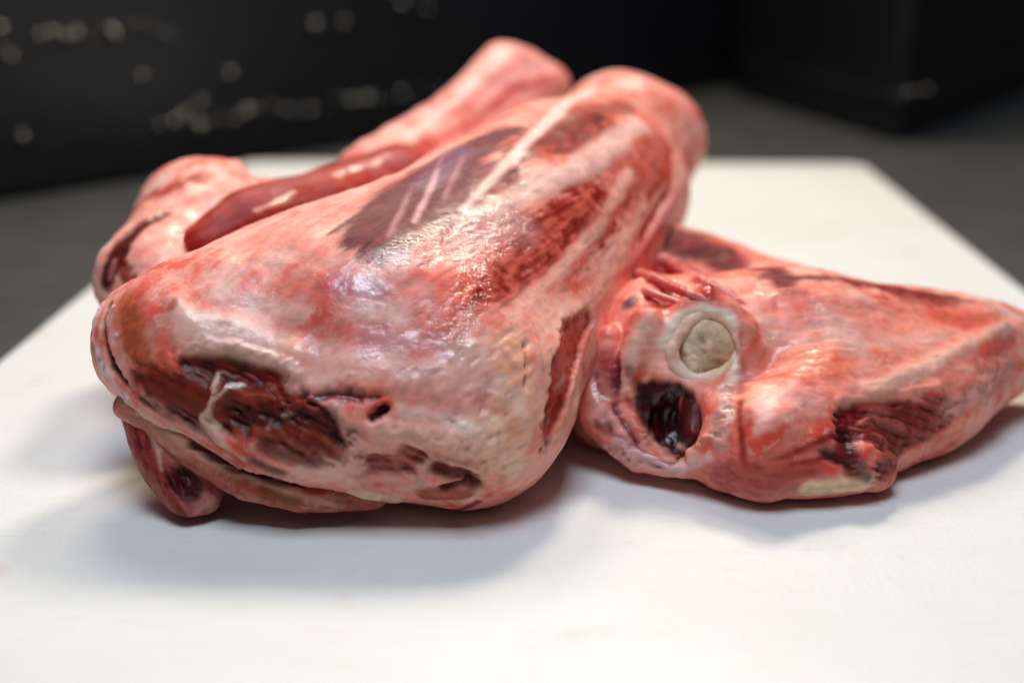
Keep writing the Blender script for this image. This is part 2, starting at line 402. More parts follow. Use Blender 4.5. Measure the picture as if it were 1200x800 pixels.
FRONT_FLESH_TISSUE_AND_LIGHT = [
    {'p': [(-64.7, 263.9, 52.3, 3.8), (-47.0, 258.7, 50.0, 3.3)], 'c': 'e06a5c', 'op': 0.45, 'soft': 3, 'warp': 3},
    {'p': [(-30.3, 259.0, 52.0, 4.1), (-16.8, 263.1, 50.9, 4.5), (-24.5, 254.9, 46.6, 4.0)], 'c': 'dd6a5a', 'op': 0.65, 'soft': 3, 'warp': 3},
    {'p': [(-65.8, 279.0, 58.2, 3.9), (-48.3, 268.4, 58.0, 4.2)], 'c': 'e68a7e', 'op': 0.4, 'soft': 4, 'warp': 3},
    {'p': [(-56.0, 255.7, 44.2, 1.8), (-42.7, 252.8, 43.3, 2.2), (-33.5, 252.6, 44.4, 1.8)], 'c': 'd05a50', 'op': 0.5, 'soft': 2.5, 'warp': 3},
    {'p': [(-72.1, 262.8, 51.6, 3.4), (-58.0, 268.8, 55.9, 2.3)], 'c': 'f0c4b8', 'op': 0.5, 'soft': 3, 'warp': 3},
    {'p': [(-40.0, 271.1, 60.3, 6.1), (-30.9, 289.7, 65.4, 9.3), (-21.5, 310.9, 70.1, 8.1), (-8.6, 332.7, 73.9, 4.1)], 'c': '6e2c30', 'op': 0.92, 'soft': 2.8, 'warp': 2.4, 'fib': 0.6, 'wet': 0.5, 'c2': '6c3444'},
    {'p': [(-27.8, 296.0, 66.8, 3.7), (-21.9, 316.1, 70.9, 4.3)], 'c': '8b6484', 'op': 0.5, 'soft': 3, 'warp': 1.5, 'wet': 0.42},
    {'p': [(-6.6, 312.5, 70.1, 3.4), (3.1, 328.1, 71.1, 5.6), (17.9, 357.3, 72.4, 4.4)], 'c': '842824', 'op': 0.92, 'soft': 2.2, 'warp': 1.6, 'fib': 0.7, 'c2': 'a84c40'},
    {'p': [(0.9, 306.5, 64.8, 1.7), (-15.2, 289.8, 63.1, 2.0)], 'c': 'b04434', 'op': 0.5, 'soft': 2, 'warp': 1.6, 'fib': 0.7},
    {'p': [(-1.4, 288.9, 55.5, 3.4), (4.5, 301.3, 59.3, 3.8), (14.6, 318.6, 60.4, 3.1)], 'c': '981f14', 'op': 0.95, 'soft': 1.4, 'warp': 2, 'fib': 0.6, 'c2': 'c8604c'},
    {'p': [(-13.0, 261.9, 48.4, 2.2), (-9.5, 269.6, 50.1, 3.8), (-5.9, 277.8, 51.8, 2.4)], 'c': 'b23f2e', 'op': 0.8, 'soft': 2, 'warp': 2.2, 'fib': 0.6, 'c2': 'cc7060'},
    {'p': [(1.0, 280.7, 48.0, 2.2), (6.8, 293.7, 51.4, 2.9), (15.7, 309.2, 53.7, 3.2), (22.7, 331.1, 57.6, 1.8)], 'c': '8e2014', 'op': 0.92, 'soft': 1.4, 'warp': 1.6, 'fib': 0.7, 'c2': 'bc5440'},
    {'p': [(23.0, 321.1, 49.9, 1.3), (34.0, 355.5, 56.7, 1.7), (38.0, 381.6, 61.5, 1.6)], 'c': 'c04c36', 'op': 0.85, 'soft': 1.2, 'warp': 1.2, 'fib': 0.7},
    {'p': [(22.0, 390.1, 73.2, 4.2), (39.6, 407.5, 68.1, 3.9)], 'c': 'c66a58', 'op': 0.4, 'soft': 3, 'warp': 2.5},
    {'p': [(-8.5, 269.1, 49.2, 6.1), (3.0, 292.5, 54.2, 9.4), (19.1, 328.3, 60.5, 8.1), (34.6, 380.3, 64.3, 4.7)], 'c': 'a83c32', 'op': 0.7, 'soft': 3, 'warp': 3, 'fib': 0.7, 'c2': 'c87468'},
    {'p': [(-34.8, 267.3, 58.4, 4.5), (-23.0, 285.9, 63.5, 7.2), (-9.2, 305.9, 68.1, 4.6)], 'c': '6e2c2e', 'op': 0.88, 'soft': 3, 'warp': 2.6, 'fib': 0.6, 'c2': '7c3c46'},
    {'p': [(-13.8, 259.4, 47.2, 2.8), (-6.8, 274.5, 50.7, 3.9), (3.0, 295.7, 56.6, 4.5), (15.3, 319.4, 60.0, 3.5)], 'c': '92281e', 'op': 0.75, 'soft': 2.2, 'warp': 2.6, 'fib': 0.7, 'c2': 'b85a4a'},
    {'p': [(-7.8, 316.5, 71.5, 3.9), (5.5, 340.8, 73.1, 5.6), (24.6, 388.9, 72.0, 4.7)], 'c': '7e2824', 'op': 0.7, 'soft': 2.5, 'warp': 2.4, 'fib': 0.7},
    {'p': [(-15.4, 294.7, 65.1, 2.0), (-9.6, 304.0, 67.4, 2.5)], 'c': '9a5048', 'op': 0.5, 'soft': 2.5, 'warp': 2},
    {'p': [(-18.6, 286.2, 62.6, 1.0), (-7.7, 311.8, 70.0, 1.7), (3.2, 349.1, 75.1, 2.1), (15.1, 405.7, 75.3, 2.7)], 'c': 'f4ccc0', 'op': 1, 'soft': 1, 'warp': 0.5, 'disp': 0.25},
    {'p': [(-24.3, 339.0, 71.4, 0.7), (-26.3, 296.0, 66.8, 0.8), (-29.1, 277.1, 61.5, 0.7)], 'c': 'e0b0b0', 'op': 0.9, 'soft': 0.7, 'warp': 0.5, 'disp': 0.2},
    {'p': [(-28.6, 326.1, 69.1, 0.6), (-31.9, 286.2, 64.6, 0.6), (-34.2, 270.0, 59.6, 0.6)], 'c': 'd8a0a0', 'op': 0.6, 'soft': 0.7, 'warp': 0.5, 'disp': 0.2},
    {'p': [(-18.2, 351.1, 71.4, 0.6), (-20.3, 308.4, 69.7, 0.6), (-23.2, 289.4, 64.7, 0.6)], 'c': 'd8a0a0', 'op': 0.5, 'soft': 0.7, 'warp': 0.5, 'disp': 0.2},
    {'p': [(-15.0, 286.2, 61.4, 1.8), (-7.3, 296.4, 63.3, 2.5), (0.9, 307.1, 65.1, 2.8), (12.6, 328.2, 66.1, 3.4), (29.2, 378.4, 68.2, 3.9)], 'c': 'f0c6ba', 'op': 0.88, 'soft': 1.8, 'warp': 1.5, 'fib': 0.7, 'disp': 0.3},
    {'p': [(-6.4, 260.7, 44.1, 1.7), (4.5, 285.9, 48.0, 2.0), (11.6, 301.1, 52.1, 1.5), (23.9, 339.6, 61.0, 2.1)], 'c': 'eeb6a6', 'op': 0.9, 'soft': 1.2, 'warp': 1.3, 'fib': 0.7, 'disp': 0.3},
    {'p': [(1.1, 258.0, 36.0, 1.9), (6.6, 275.3, 38.3, 2.6), (15.9, 297.5, 40.9, 2.7), (22.9, 319.4, 48.5, 2.0), (28.1, 337.2, 53.2, 1.6)], 'c': 'f0b6a2', 'op': 0.95, 'soft': 1.3, 'warp': 1.0, 'fib': 0.7, 'disp': 0.4},
    {'p': [(23.8, 316.7, 43.0, 1.3), (37.6, 355.7, 48.2, 1.7), (44.8, 401.7, 53.6, 1.9)], 'c': 'e89290', 'op': 0.85, 'soft': 1.2, 'warp': 0.8, 'disp': 0.8},
    {'p': [(26.1, 325.1, 46.2, 0.8), (36.2, 355.4, 52.3, 1.1), (39.5, 380.8, 59.6, 1.0)], 'c': 'b82e34', 'op': 0.9, 'soft': 0.8, 'warp': 0.6, 'disp': -0.9},
    {'p': [(27.3, 412.4, 76.1, 4.4), (46.0, 417.1, 70.1, 3.9), (50.2, 413.6, 61.6, 2.8)], 'c': 'f0b8ac', 'op': 0.5, 'soft': 3, 'warp': 2.5},
    {'p': [(11.3, 284.0, 36.8, 1.8), (7.4, 273.6, 35.8, 3.9), (5.3, 260.3, 31.2, 4.5), (2.2, 252.3, 22.3, 2.6), (1.3, 252.0, 17.3, 1.1)], 'c': '8e2118', 'op': 0.97, 'soft': 0.7, 'warp': 1.0, 'fib': 0.5, 'disp': -1.2, 'c2': 'a8362a', 'wet': 0.25},
    {'p': [(-1.2, 259.4, 39.5, 0.5), (0.0, 254.2, 33.4, 0.6), (1.2, 251.3, 22.7, 0.6), (1.3, 252.4, 16.1, 0.6)], 'c': 'e0aaa0', 'op': 0.9, 'soft': 0.5, 'warp': 0.5, 'disp': 0.5},
    {'p': [(6.5, 262.5, 30.4, 1.1), (4.0, 256.7, 29.6, 0.9)], 'c': 'dca49a', 'op': 0.7, 'soft': 1, 'warp': 1.2},
    {'p': [(-3.5, 256.6, 39.4, 0.3), (-2.9, 253.3, 35.7, 0.4), (-3.1, 250.7, 32.4, 0.3)], 'c': '6a1812', 'op': 0.9, 'soft': 0.4, 'warp': 0.3, 'disp': -1.2, 'dsoft': 0.6},
    {'p': [(-6.3, 254.2, 39.3, 5.5), (-5.2, 248.8, 31.5, 6.2), (-8.7, 244.2, 21.6, 8.1), (-16.8, 242.7, 17.3, 4.5)], 'c': 'f3bca8', 'op': 0.9, 'soft': 3.5, 'warp': 2.5, 'rag': 0.1, 'crumb': 0.1, 'wet': 0.42, 'c2': 'f0b294'},
    {'p': [(-29.4, 245.6, 33.5, 4.0), (-16.8, 245.0, 31.0, 4.7), (-13.4, 249.0, 37.2, 4.0)], 'c': 'e6b0a4', 'op': 0.8, 'soft': 3, 'warp': 2.5, 'rag': 0.1, 'wet': 0.34},
    {'p': [(-16.8, 243.2, 25.9, 1.8), (-10.5, 243.6, 21.9, 2.2), (-6.1, 246.2, 15.8, 1.8)], 'c': 'f0cdbf', 'op': 0.6, 'soft': 2, 'warp': 2, 'rag': 0.25},
    {'p': [(-15.3, 251.3, 40.6, 0.5), (-14.2, 252.3, 41.4, 0.5)], 'c': 'f2dcd4', 'op': 0.8, 'soft': 0.6, 'warp': 0.6, 'disp': 0.5, 'wet': 0.12},
    {'p': [(-18.8, 249.7, 39.2, 0.5)], 'c': 'f2dcd4', 'op': 0.8, 'soft': 0.6, 'warp': 0.6, 'disp': 0.4, 'wet': 0.12},
    {'p': [(-73.6, 261.0, 50.1, 2.2), (-62.1, 259.3, 48.4, 1.7), (-50.5, 256.2, 46.0, 1.5)], 'c': 'f8d0c0', 'op': 0.55, 'soft': 2, 'warp': 2.2},
    {'p': [(-33.3, 249.5, 39.7, 1.8), (-20.6, 248.8, 38.1, 1.8), (-11.7, 253.3, 41.4, 1.5)], 'c': 'f6ccbc', 'op': 0.5, 'soft': 2, 'warp': 2.2},
    {'p': [(-29.4, 242.2, 22.3, 4.0), (-13.2, 242.9, 20.2, 5.1), (-6.1, 246.9, 28.4, 4.0)], 'c': 'f6ccba', 'op': 0.35, 'soft': 3, 'warp': 2.5, 'crumb': 0.12},
    {'p': [(-30.9, 265.5, 56.9, 1.5), (-37.9, 261.3, 54.2, 1.3)], 'c': 'f2ccbc', 'op': 0.5, 'soft': 2, 'warp': 2},
    {'p': [(-29.3, 243.8, 29.4, 1.3), (-20.4, 243.6, 27.6, 1.4), (-13.2, 243.3, 24.9, 1.3)], 'c': 'f8d4c6', 'op': 0.75, 'soft': 1.2, 'warp': 1.6, 'disp': 0.5, 'rag': 0.2},
    {'p': [(-7.9, 248.5, 33.5, 1.4), (-2.4, 248.1, 24.0, 1.6), (-6.1, 247.5, 12.2, 1.5)], 'c': 'f6ccbc', 'op': 0.6, 'soft': 1.6, 'warp': 1.8, 'disp': 0.3},
    {'p': [(-13.2, 245.3, 30.9, 0.9), (-7.9, 245.8, 27.8, 0.9)], 'c': 'd08a7c', 'op': 0.5, 'soft': 1.2, 'warp': 1.5, 'disp': -0.4},
    {'p': [(-24.0, 242.3, 20.3, 0.9), (-13.2, 243.1, 17.1, 0.7)], 'c': 'd08a7c', 'op': 0.5, 'soft': 1.2, 'warp': 1.5, 'disp': -0.5},
    {'p': [(-75.0, 253.0, 42.0, 0.5), (-61.0, 251.6, 39.3, 0.5), (-51.4, 248.4, 36.7, 0.5)], 'c': 'f8e6de', 'op': 0.7, 'soft': 0.8, 'warp': 0.9, 'disp': 0.4},
    {'p': [(-79.9, 259.4, 48.3, 1.9), (-75.3, 254.9, 44.3, 3.7), (-64.1, 253.9, 42.4, 4.0), (-52.6, 250.9, 39.0, 2.7)], 'c': 'f7c9ba', 'op': 0.95, 'soft': 1.8, 'warp': 1.2, 'disp': 1.0, 'wet': 0.32},
    {'p': [(-52.6, 250.9, 39.0, 2.6), (-36.8, 247.8, 37.0, 2.9), (-20.5, 247.1, 35.5, 2.5)], 'c': 'f2b8a8', 'op': 0.85, 'soft': 2.2, 'warp': 1.5, 'disp': 0.7, 'wet': 0.3},
    {'p': [(-79.3, 259.3, 48.3, 1.1), (-80.1, 257.6, 46.8, 0.9)], 'c': 'd8604e', 'op': 0.7, 'soft': 1, 'warp': 1},
    {'p': [(-42.0, 245.6, 33.9, 1.4), (-29.4, 245.6, 33.5, 1.6), (-16.8, 245.0, 31.0, 1.8)], 'c': 'e6a094', 'op': 0.8, 'soft': 1.6, 'warp': 1.2, 'disp': 0.6},
    {'p': [(-91.1, 261.8, 47.4, 3.4), (-88.0, 254.8, 41.3, 4.2), (-84.7, 251.0, 35.8, 2.9)], 'c': 'b8583c', 'op': 0.9, 'soft': 2.2, 'warp': 1.6, 'wet': 0.3, 'c2': 'c06848'},
    {'p': [(-81.5, 252.9, 41.0, 1.8), (-79.6, 249.9, 36.3, 2.6)], 'c': 'd85c48', 'op': 0.75, 'soft': 2, 'warp': 1.6},
    {'p': [(-94.0, 271.8, 50.1, 1.2), (-99.5, 269.5, 45.8, 1.2), (-99.5, 262.3, 39.7, 1.0), (-96.9, 257.8, 33.6, 0.9), (-90.6, 253.9, 27.1, 1.1)], 'c': 'ecd2d0', 'op': 0.95, 'soft': 0.7, 'warp': 0.7, 'rag': 0.35, 'disp': 0.6},
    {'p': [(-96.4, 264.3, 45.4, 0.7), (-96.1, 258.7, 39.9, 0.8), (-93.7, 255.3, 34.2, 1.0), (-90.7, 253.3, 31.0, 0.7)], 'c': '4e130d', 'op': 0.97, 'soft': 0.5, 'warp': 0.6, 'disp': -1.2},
    {'p': [(-92.6, 256.9, 41.1, 0.5)], 'c': 'f0e0de', 'soft': 0.4, 'warp': 0.3, 'disp': 0.4},
    {'p': [(-92.0, 254.3, 34.6, 0.5)], 'c': 'f0e0de', 'soft': 0.4, 'warp': 0.3, 'disp': 0.4},
    {'p': [(-94.4, 262.2, 45.7, 0.6)], 'c': 'f0e0de', 'soft': 0.4, 'warp': 0.3, 'disp': 0.4},
    {'p': [(-80.3, 248.3, 29.2, 0.4), (-79.4, 248.2, 30.3, 0.4)], 'c': 'f6ecea', 'soft': 0.35, 'warp': 0.2, 'disp': 0.4, 'wet': 0.12},
    {'p': [(-86.3, 250.9, 32.9, 2.9), (-74.4, 247.5, 31.0, 6.2), (-60.0, 243.9, 29.0, 7.2), (-47.1, 241.7, 25.8, 6.1), (-42.3, 241.5, 21.5, 4.0)], 'c': '6c2218', 'op': 0.97, 'soft': 1.6, 'warp': 2.6, 'rag': 0.16, 'c2': '803428', 'wet': 0.45, 'disp': -0.6, 'ax': (0.85, -0.1, -0.5)},
    {'p': [(-86.6, 250.9, 29.2, 1.1), (-75.9, 247.7, 24.6, 1.5), (-66.6, 245.8, 18.9, 1.5), (-55.1, 242.3, 15.2, 1.3)], 'c': '6a4440', 'op': 0.8, 'soft': 1.2, 'warp': 1.0, 'rag': 0.4, 'c2': '9c7468', 'wet': 0.5, 'ax': (0.85, -0.1, -0.5)},
    {'p': [(-75.9, 250.2, 37.3, 2.0), (-67.6, 249.3, 36.6, 3.3), (-57.1, 247.4, 34.7, 2.4)], 'c': '5a1a0e', 'op': 0.97, 'soft': 1.0, 'warp': 1.3, 'disp': -2.0, 'dsoft': 2.2, 'c2': '7e2c1a', 'wet': 0.42, 'ax': (0.85, -0.1, -0.5)},  # dark cut meat; the hollow's shade is darkened into the colour
    {'p': [(-75.3, 251.4, 39.6, 0.9), (-67.4, 251.7, 40.0, 1.1), (-57.1, 250.1, 37.5, 1.1), (-51.2, 247.2, 35.6, 1.1)], 'c': 'f8cfc0', 'op': 0.9, 'soft': 0.8, 'warp': 0.9, 'disp': 0.9},
    {'p': [(-54.0, 247.5, 35.4, 1.4), (-51.4, 245.9, 34.3, 2.0)], 'c': 'dca89c', 'op': 0.9, 'soft': 0.9, 'warp': 0.8, 'disp': 0.2},
    {'p': [(-62.9, 245.4, 30.9, 1.3), (-50.8, 243.7, 31.7, 1.1), (-38.3, 244.4, 31.7, 0.9)], 'c': 'a04632', 'op': 0.85, 'soft': 1.2, 'warp': 1.5, 'rag': 0.5, 'wet': 0.45, 'ax': (0.85, -0.1, -0.5)},
    {'p': [(-66.6, 244.8, 26.6, 2.2), (-56.2, 242.7, 28.4, 2.7), (-47.1, 242.0, 27.2, 3.0), (-42.2, 241.6, 23.6, 2.5)], 'c': '40140d', 'op': 0.95, 'soft': 1.4, 'warp': 1.8, 'disp': -1.8, 'dsoft': 3.0, 'rag': 0.2, 'c2': '5e2318', 'wet': 0.45, 'ax': (0.85, -0.1, -0.5)},  # deepest hollow: dark meat plus shade put into the colour
    {'p': [(-58.3, 242.0, 21.7, 2.2), (-47.4, 241.3, 18.9, 2.5)], 'c': '7a4840', 'op': 0.8, 'soft': 1.5, 'warp': 1.8, 'rag': 0.5, 'c2': '562a28', 'wet': 0.5, 'ax': (0.85, -0.1, -0.5)},
    {'p': [(-62.0, 243.5, 25.3, 0.5), (-52.6, 241.1, 22.5, 0.5), (-43.9, 241.7, 17.4, 0.5)], 'c': 'b0664e', 'op': 0.6, 'soft': 0.7, 'warp': 1.2, 'rag': 0.5, 'ax': (0.85, -0.1, -0.5)},
    {'p': [(-54.3, 241.9, 27.0, 0.4), (-47.2, 241.5, 24.0, 0.5), (-42.0, 241.5, 19.5, 0.5)], 'c': 'b0664e', 'op': 0.55, 'soft': 0.7, 'warp': 1.2, 'rag': 0.5, 'ax': (0.85, -0.1, -0.5)},
    {'p': [(-69.4, 248.8, 35.6, 0.5), (-69.8, 246.4, 30.3, 0.5), (-71.6, 246.2, 25.6, 1.5), (-68.7, 245.8, 21.3, 1.3), (-62.7, 244.5, 18.0, 0.7)], 'c': 'e0baaa', 'op': 0.95, 'soft': 0.5, 'warp': 1.0, 'disp': 1.0, 'ax': (0.85, -0.1, -0.5)},
    {'p': [(-69.8, 246.3, 29.9, 0.5), (-67.0, 246.8, 32.5, 0.4)], 'c': 'e0baaa', 'op': 0.9, 'soft': 0.4, 'warp': 0.4, 'disp': 0.5},
    {'p': [(-67.0, 247.2, 33.1, 0.5), (-63.7, 247.2, 33.7, 0.5)], 'c': 'ecdcd0', 'soft': 0.4, 'warp': 0.9, 'disp': 0.5, 'wet': 0.25},
    {'p': [(-55.0, 242.3, 28.2, 0.5), (-52.8, 242.3, 29.0, 0.6)], 'c': 'c8a494', 'soft': 0.6, 'warp': 1.1, 'disp': 0.4},
    {'p': [(-57.8, 242.4, 25.2, 0.4)], 'c': 'c8a494', 'soft': 0.5, 'warp': 1, 'disp': 0.4},
    {'p': [(-90.6, 253.9, 27.1, 0.7), (-77.6, 249.4, 21.5, 0.6), (-65.6, 248.0, 14.7, 0.7), (-52.5, 242.7, 13.9, 0.5)], 'c': 'd6b8aa', 'op': 0.85, 'soft': 0.5, 'warp': 0.8, 'rag': 0.4, 'disp': 0.7, 'ax': (0.85, -0.1, -0.5)},
    {'p': [(-80.0, 251.0, 20.4, 0.6), (-70.3, 251.9, 14.0, 0.8), (-57.7, 245.1, 12.3, 0.9), (-52.4, 245.8, 10.0, 0.6)], 'c': '1c0504', 'op': 0.95, 'soft': 0.6, 'warp': 0.5, 'disp': -2},  # shade of the gap above the flap, painted near black
    {'p': [(-49.4, 244.5, 32.6, 0.9), (-40.1, 244.6, 32.2, 1.1), (-32.6, 244.7, 31.7, 0.7)], 'c': '741610', 'op': 0.95, 'soft': 1.0, 'warp': 1.6, 'disp': -1.7, 'dsoft': 1.8, 'wet': 0.3},
    {'p': [(-43.3, 243.5, 30.5, 1.4), (-40.4, 241.8, 25.2, 2.0), (-37.8, 241.9, 17.4, 2.0)], 'c': 'e4b0a4', 'op': 0.95, 'soft': 0.9, 'warp': 1.5, 'disp': 0.9, 'rag': 0.35, 'wet': 0.38},
    {'p': [(-35.0, 242.4, 26.0, 1.6), (-25.7, 242.6, 24.5, 2.2), (-14.6, 242.6, 21.5, 1.8)], 'c': 'f0bcac', 'op': 0.9, 'soft': 1.1, 'warp': 1.6, 'disp': 1.1, 'rag': 0.3, 'crumb': 0.12, 'wet': 0.4},
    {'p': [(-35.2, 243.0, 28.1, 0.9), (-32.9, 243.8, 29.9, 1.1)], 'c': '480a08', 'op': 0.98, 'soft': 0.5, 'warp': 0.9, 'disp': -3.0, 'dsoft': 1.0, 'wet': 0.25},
    {'p': [(-34.6, 242.2, 16.9, 2.4), (-28.0, 242.4, 18.3, 3.1)], 'c': '98382a', 'op': 0.95, 'soft': 1, 'warp': 1.5, 'disp': -1.4, 'dsoft': 1.5, 'c2': 'b4604a', 'rag': 0.4, 'wet': 0.34, 'ax': (0.85, -0.1, -0.5)},
    {'p': [(-38.8, 243.0, 13.9, 0.9), (-35.4, 244.4, 11.3, 0.7), (-26.1, 243.9, 12.4, 0.9), (-22.6, 242.4, 18.3, 0.7)], 'c': 'e0aea2', 'op': 0.85, 'soft': 0.7, 'warp': 1.0, 'disp': 0.6},
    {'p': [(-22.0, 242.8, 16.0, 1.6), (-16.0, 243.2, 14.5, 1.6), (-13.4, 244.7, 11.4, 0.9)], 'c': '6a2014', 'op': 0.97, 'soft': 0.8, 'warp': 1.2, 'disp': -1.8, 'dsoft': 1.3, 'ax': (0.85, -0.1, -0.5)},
    {'p': [(-24.5, 245.6, 9.2, 2.0), (-16.2, 245.2, 9.5, 1.7)], 'c': 'b4644a', 'op': 0.9, 'soft': 0.8, 'warp': 1.2, 'rag': 0.4, 'disp': 0.6, 'c2': '943f2c', 'ax': (0.85, -0.1, -0.5)},
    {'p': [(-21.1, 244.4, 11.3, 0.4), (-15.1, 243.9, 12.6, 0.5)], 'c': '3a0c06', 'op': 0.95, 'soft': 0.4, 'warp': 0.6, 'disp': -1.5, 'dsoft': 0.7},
    {'p': [(-41.2, 250.8, 5.1, 0.9), (-31.0, 252.5, 2.9, 1.1), (-19.5, 251.0, 2.9, 1.1), (-13.6, 248.1, 6.1, 0.9)], 'c': '8a1c16', 'op': 0.85, 'soft': 0.8, 'warp': 0.8},
    {'p': [(-36.2, 262.6, 55.4, 3.0), (-22.0, 272.2, 57.6, 5.0), (-7.1, 290.1, 59.9, 4.9), (-14.1, 266.0, 51.1, 4.9), (-19.0, 253.1, 43.4, 3.3)], 'wet': 0.12, 'wrk': 0.46, 'soft': 4, 'warp': 2},
    {'p': [(-62.7, 263.0, 51.6, 11.2), (-39.2, 254.6, 46.6, 11.0)], 'wet': 0.37, 'soft': 6, 'warp': 3},
    {'p': [(-14.8, 280.7, 58.7, 3.5), (-4.1, 289.1, 57.5, 3.2)], 'c': 'e0b4b4', 'op': 0.5, 'soft': 4, 'warp': 2.5, 'fib': 0.6},
    {'p': [(-43.1, 260.2, 52.5, 3.0), (-35.8, 258.4, 51.6, 2.2)], 'c': 'cf9ab4', 'op': 0.5, 'soft': 3, 'warp': 2.5, 'wet': 0.16},  # lilac sheen of the cool light, painted as colour
    {'p': [(-37.0, 251.2, 42.0, 2.5), (-23.4, 250.8, 41.2, 2.5)], 'c': 'dc9cae', 'op': 0.45, 'soft': 3, 'warp': 2.5, 'wet': 0.16},  # lower patch of the lilac sheen, also put into the colour
]

FRONT_CARTILAGE_SHAPE = [
    ('+', 3, [(-43.9, 248.8, 10.9, 2.2), (-37.7, 247.4, 9.6, 2.6), (-31.3, 248.9, 7.1, 1.7)]),
]
FRONT_CARTILAGE_TISSUE = [
    {'p': [(-43.1, 246.3, 11.1, 3.7), (-30.4, 247.6, 7.8, 3.7)], 'c': 'f6d6b8', 'op': 0.6},
    {'p': [(-35.9, 246.4, 6.2, 0.9), (-28.6, 247.9, 5.2, 1.1)], 'c': 'c98a78', 'op': 0.8, 'soft': 1},
]

BACK_FLESH_SHAPE = [
    ('+', 0, [(-102.7, 315.1, 36.3, 14.8), (-97.7, 347.5, 44.3, 15.1)]),
    ('+', 7, [(-95.6, 352.8, 47.4, 11.4), (-92.2, 359.5, 54.3, 4.5), (-90.0, 361.0, 58.5, 1.2)]),
    ('+', 14, [(-97.7, 347.5, 44.3, 14.2), (-84.9, 356.8, 27.1, 20.3), (-74.2, 350.3, 13.3, 22.7)]),
    ('+', 14, [(-93.2, 310.3, 21.4, 13.5), (-76.2, 312.5, 11.2, 18.3)]),
    ('+', 9, [(-84.0, 341.7, 44.8, 11.5), (-65.5, 353.3, 46.7, 11.4), (-46.9, 386.1, 48.6, 11.8)]),
]
BACK_FLESH_TISSUE = [
    {'p': [(-85.2, 334.7, 56.3, 5.6), (-93.5, 315.7, 48.9, 5.8), (-97.8, 302.0, 42.4, 3.4)], 'c': 'f2b4a6', 'op': 0.85, 'soft': 2.5, 'warp': 2},
    {'p': [(-89.0, 330.9, 54.7, 1.8), (-95.0, 317.9, 50.7, 1.8), (-96.4, 305.5, 45.9, 1.5)], 'c': 'f6ccc0', 'op': 0.6, 'soft': 1.5, 'warp': 1.8},
    {'p': [(-114.2, 335.4, 50.0, 3.3), (-103.2, 332.7, 57.3, 2.8), (-93.0, 339.1, 60.3, 2.1)], 'c': 'a83428', 'op': 0.92, 'soft': 1.8, 'warp': 1.5, 'fib': 0.6, 'c2': 'bc5a4c'},
    {'p': [(-106.1, 325.6, 53.4, 1.1), (-97.2, 332.0, 57.5, 1.2)], 'c': 'dc9088', 'op': 0.6, 'soft': 1.2, 'warp': 1},
    {'p': [(-111.1, 303.3, 39.7, 2.6), (-108.6, 305.8, 46.2, 3.5), (-105.2, 314.6, 51.2, 2.9), (-99.7, 320.7, 53.0, 1.6)], 'c': '641811', 'op': 0.97, 'soft': 1.1, 'warp': 1.2, 'disp': -0.8, 'c2': '4a100c', 'wet': 0.34},
    {'p': [(-106.2, 303.1, 44.3, 1.7), (-104.1, 301.1, 41.5, 1.9)], 'c': '8e3020', 'op': 0.85, 'soft': 1.2, 'warp': 1.2, 'wet': 0.25, 'rag': 0.4},
    {'p': [(-110.0, 303.0, 40.9, 0.9), (-109.4, 305.0, 44.8, 0.8)], 'c': 'c88078', 'op': 0.8, 'soft': 0.7, 'warp': 0.7},
    {'p': [(-114.2, 316.6, 48.6, 1.3), (-114.3, 308.4, 42.7, 1.3), (-116.4, 309.3, 34.4, 1.3)], 'c': 'e8c4ba', 'op': 0.95, 'soft': 0.9, 'warp': 0.8, 'disp': 0.5},
    {'p': [(-95.0, 308.7, 47.3, 0.9), (-96.8, 302.3, 42.3, 0.9)], 'c': 'f4d4c8', 'op': 0.8, 'soft': 0.8, 'warp': 1, 'wet': 0.15},
    {'p': [(-88.2, 352.8, 59.9, 2.0)], 'c': 'f6d8ce', 'op': 0.85, 'soft': 1.2, 'warp': 0.8},
]

BACK_MUSCLE_SHAPE = [
    ('+', 0, [(-88.9, 318.2, 44.4, 7.6), (-79.5, 328.1, 48.1, 10.1), (-63.9, 344.6, 48.7, 11.6), (-44.0, 384.2, 49.0, 12.2)]),
]
BACK_MUSCLE_TISSUE = [
    {'p': [(-83.1, 317.8, 53.1, 3.6), (-70.2, 330.8, 57.9, 5.1), (-56.4, 345.9, 58.7, 5.3), (-42.6, 373.6, 59.5, 5.1)], 'c': 'a85c5c', 'op': 0.85, 'soft': 3, 'warp': 1.2, 'fib': 0.8},
    {'p': [(-88.3, 310.9, 42.2, 2.6), (-81.3, 314.7, 43.6, 3.1), (-73.4, 320.4, 45.6, 2.3)], 'c': '7a1810', 'op': 0.7, 'soft': 2, 'warp': 1.2},
    {'p': [(-82.7, 313.4, 44.8, 0.6), (-75.2, 318.9, 48.0, 0.7), (-70.9, 322.7, 50.4, 0.6)], 'c': 'e8b8a8', 'op': 0.85, 'soft': 0.5, 'warp': 0.5, 'wet': 0.2, 'disp': 0.4},
    {'p': [(-75.3, 321.0, 54.0, 0.6), (-69.3, 327.5, 55.3, 0.8), (-66.9, 331.4, 56.8, 0.6)], 'c': 'e8c0a8', 'op': 0.8, 'soft': 0.6, 'warp': 0.6, 'wet': 0.2, 'disp': 0.4},
    {'p': [(-66.1, 333.1, 57.4, 1.9), (-50.2, 353.3, 57.2, 2.2)], 'c': 'b4402c', 'op': 0.8, 'soft': 1.5, 'warp': 1.2},
    {'p': [(-58.5, 344.2, 59.2, 0.7), (-48.9, 362.4, 59.5, 1.0), (-46.1, 371.4, 60.4, 0.8)], 'c': 'eabcb0', 'op': 0.8, 'soft': 0.8, 'warp': 1, 'wet': 0.2},
]

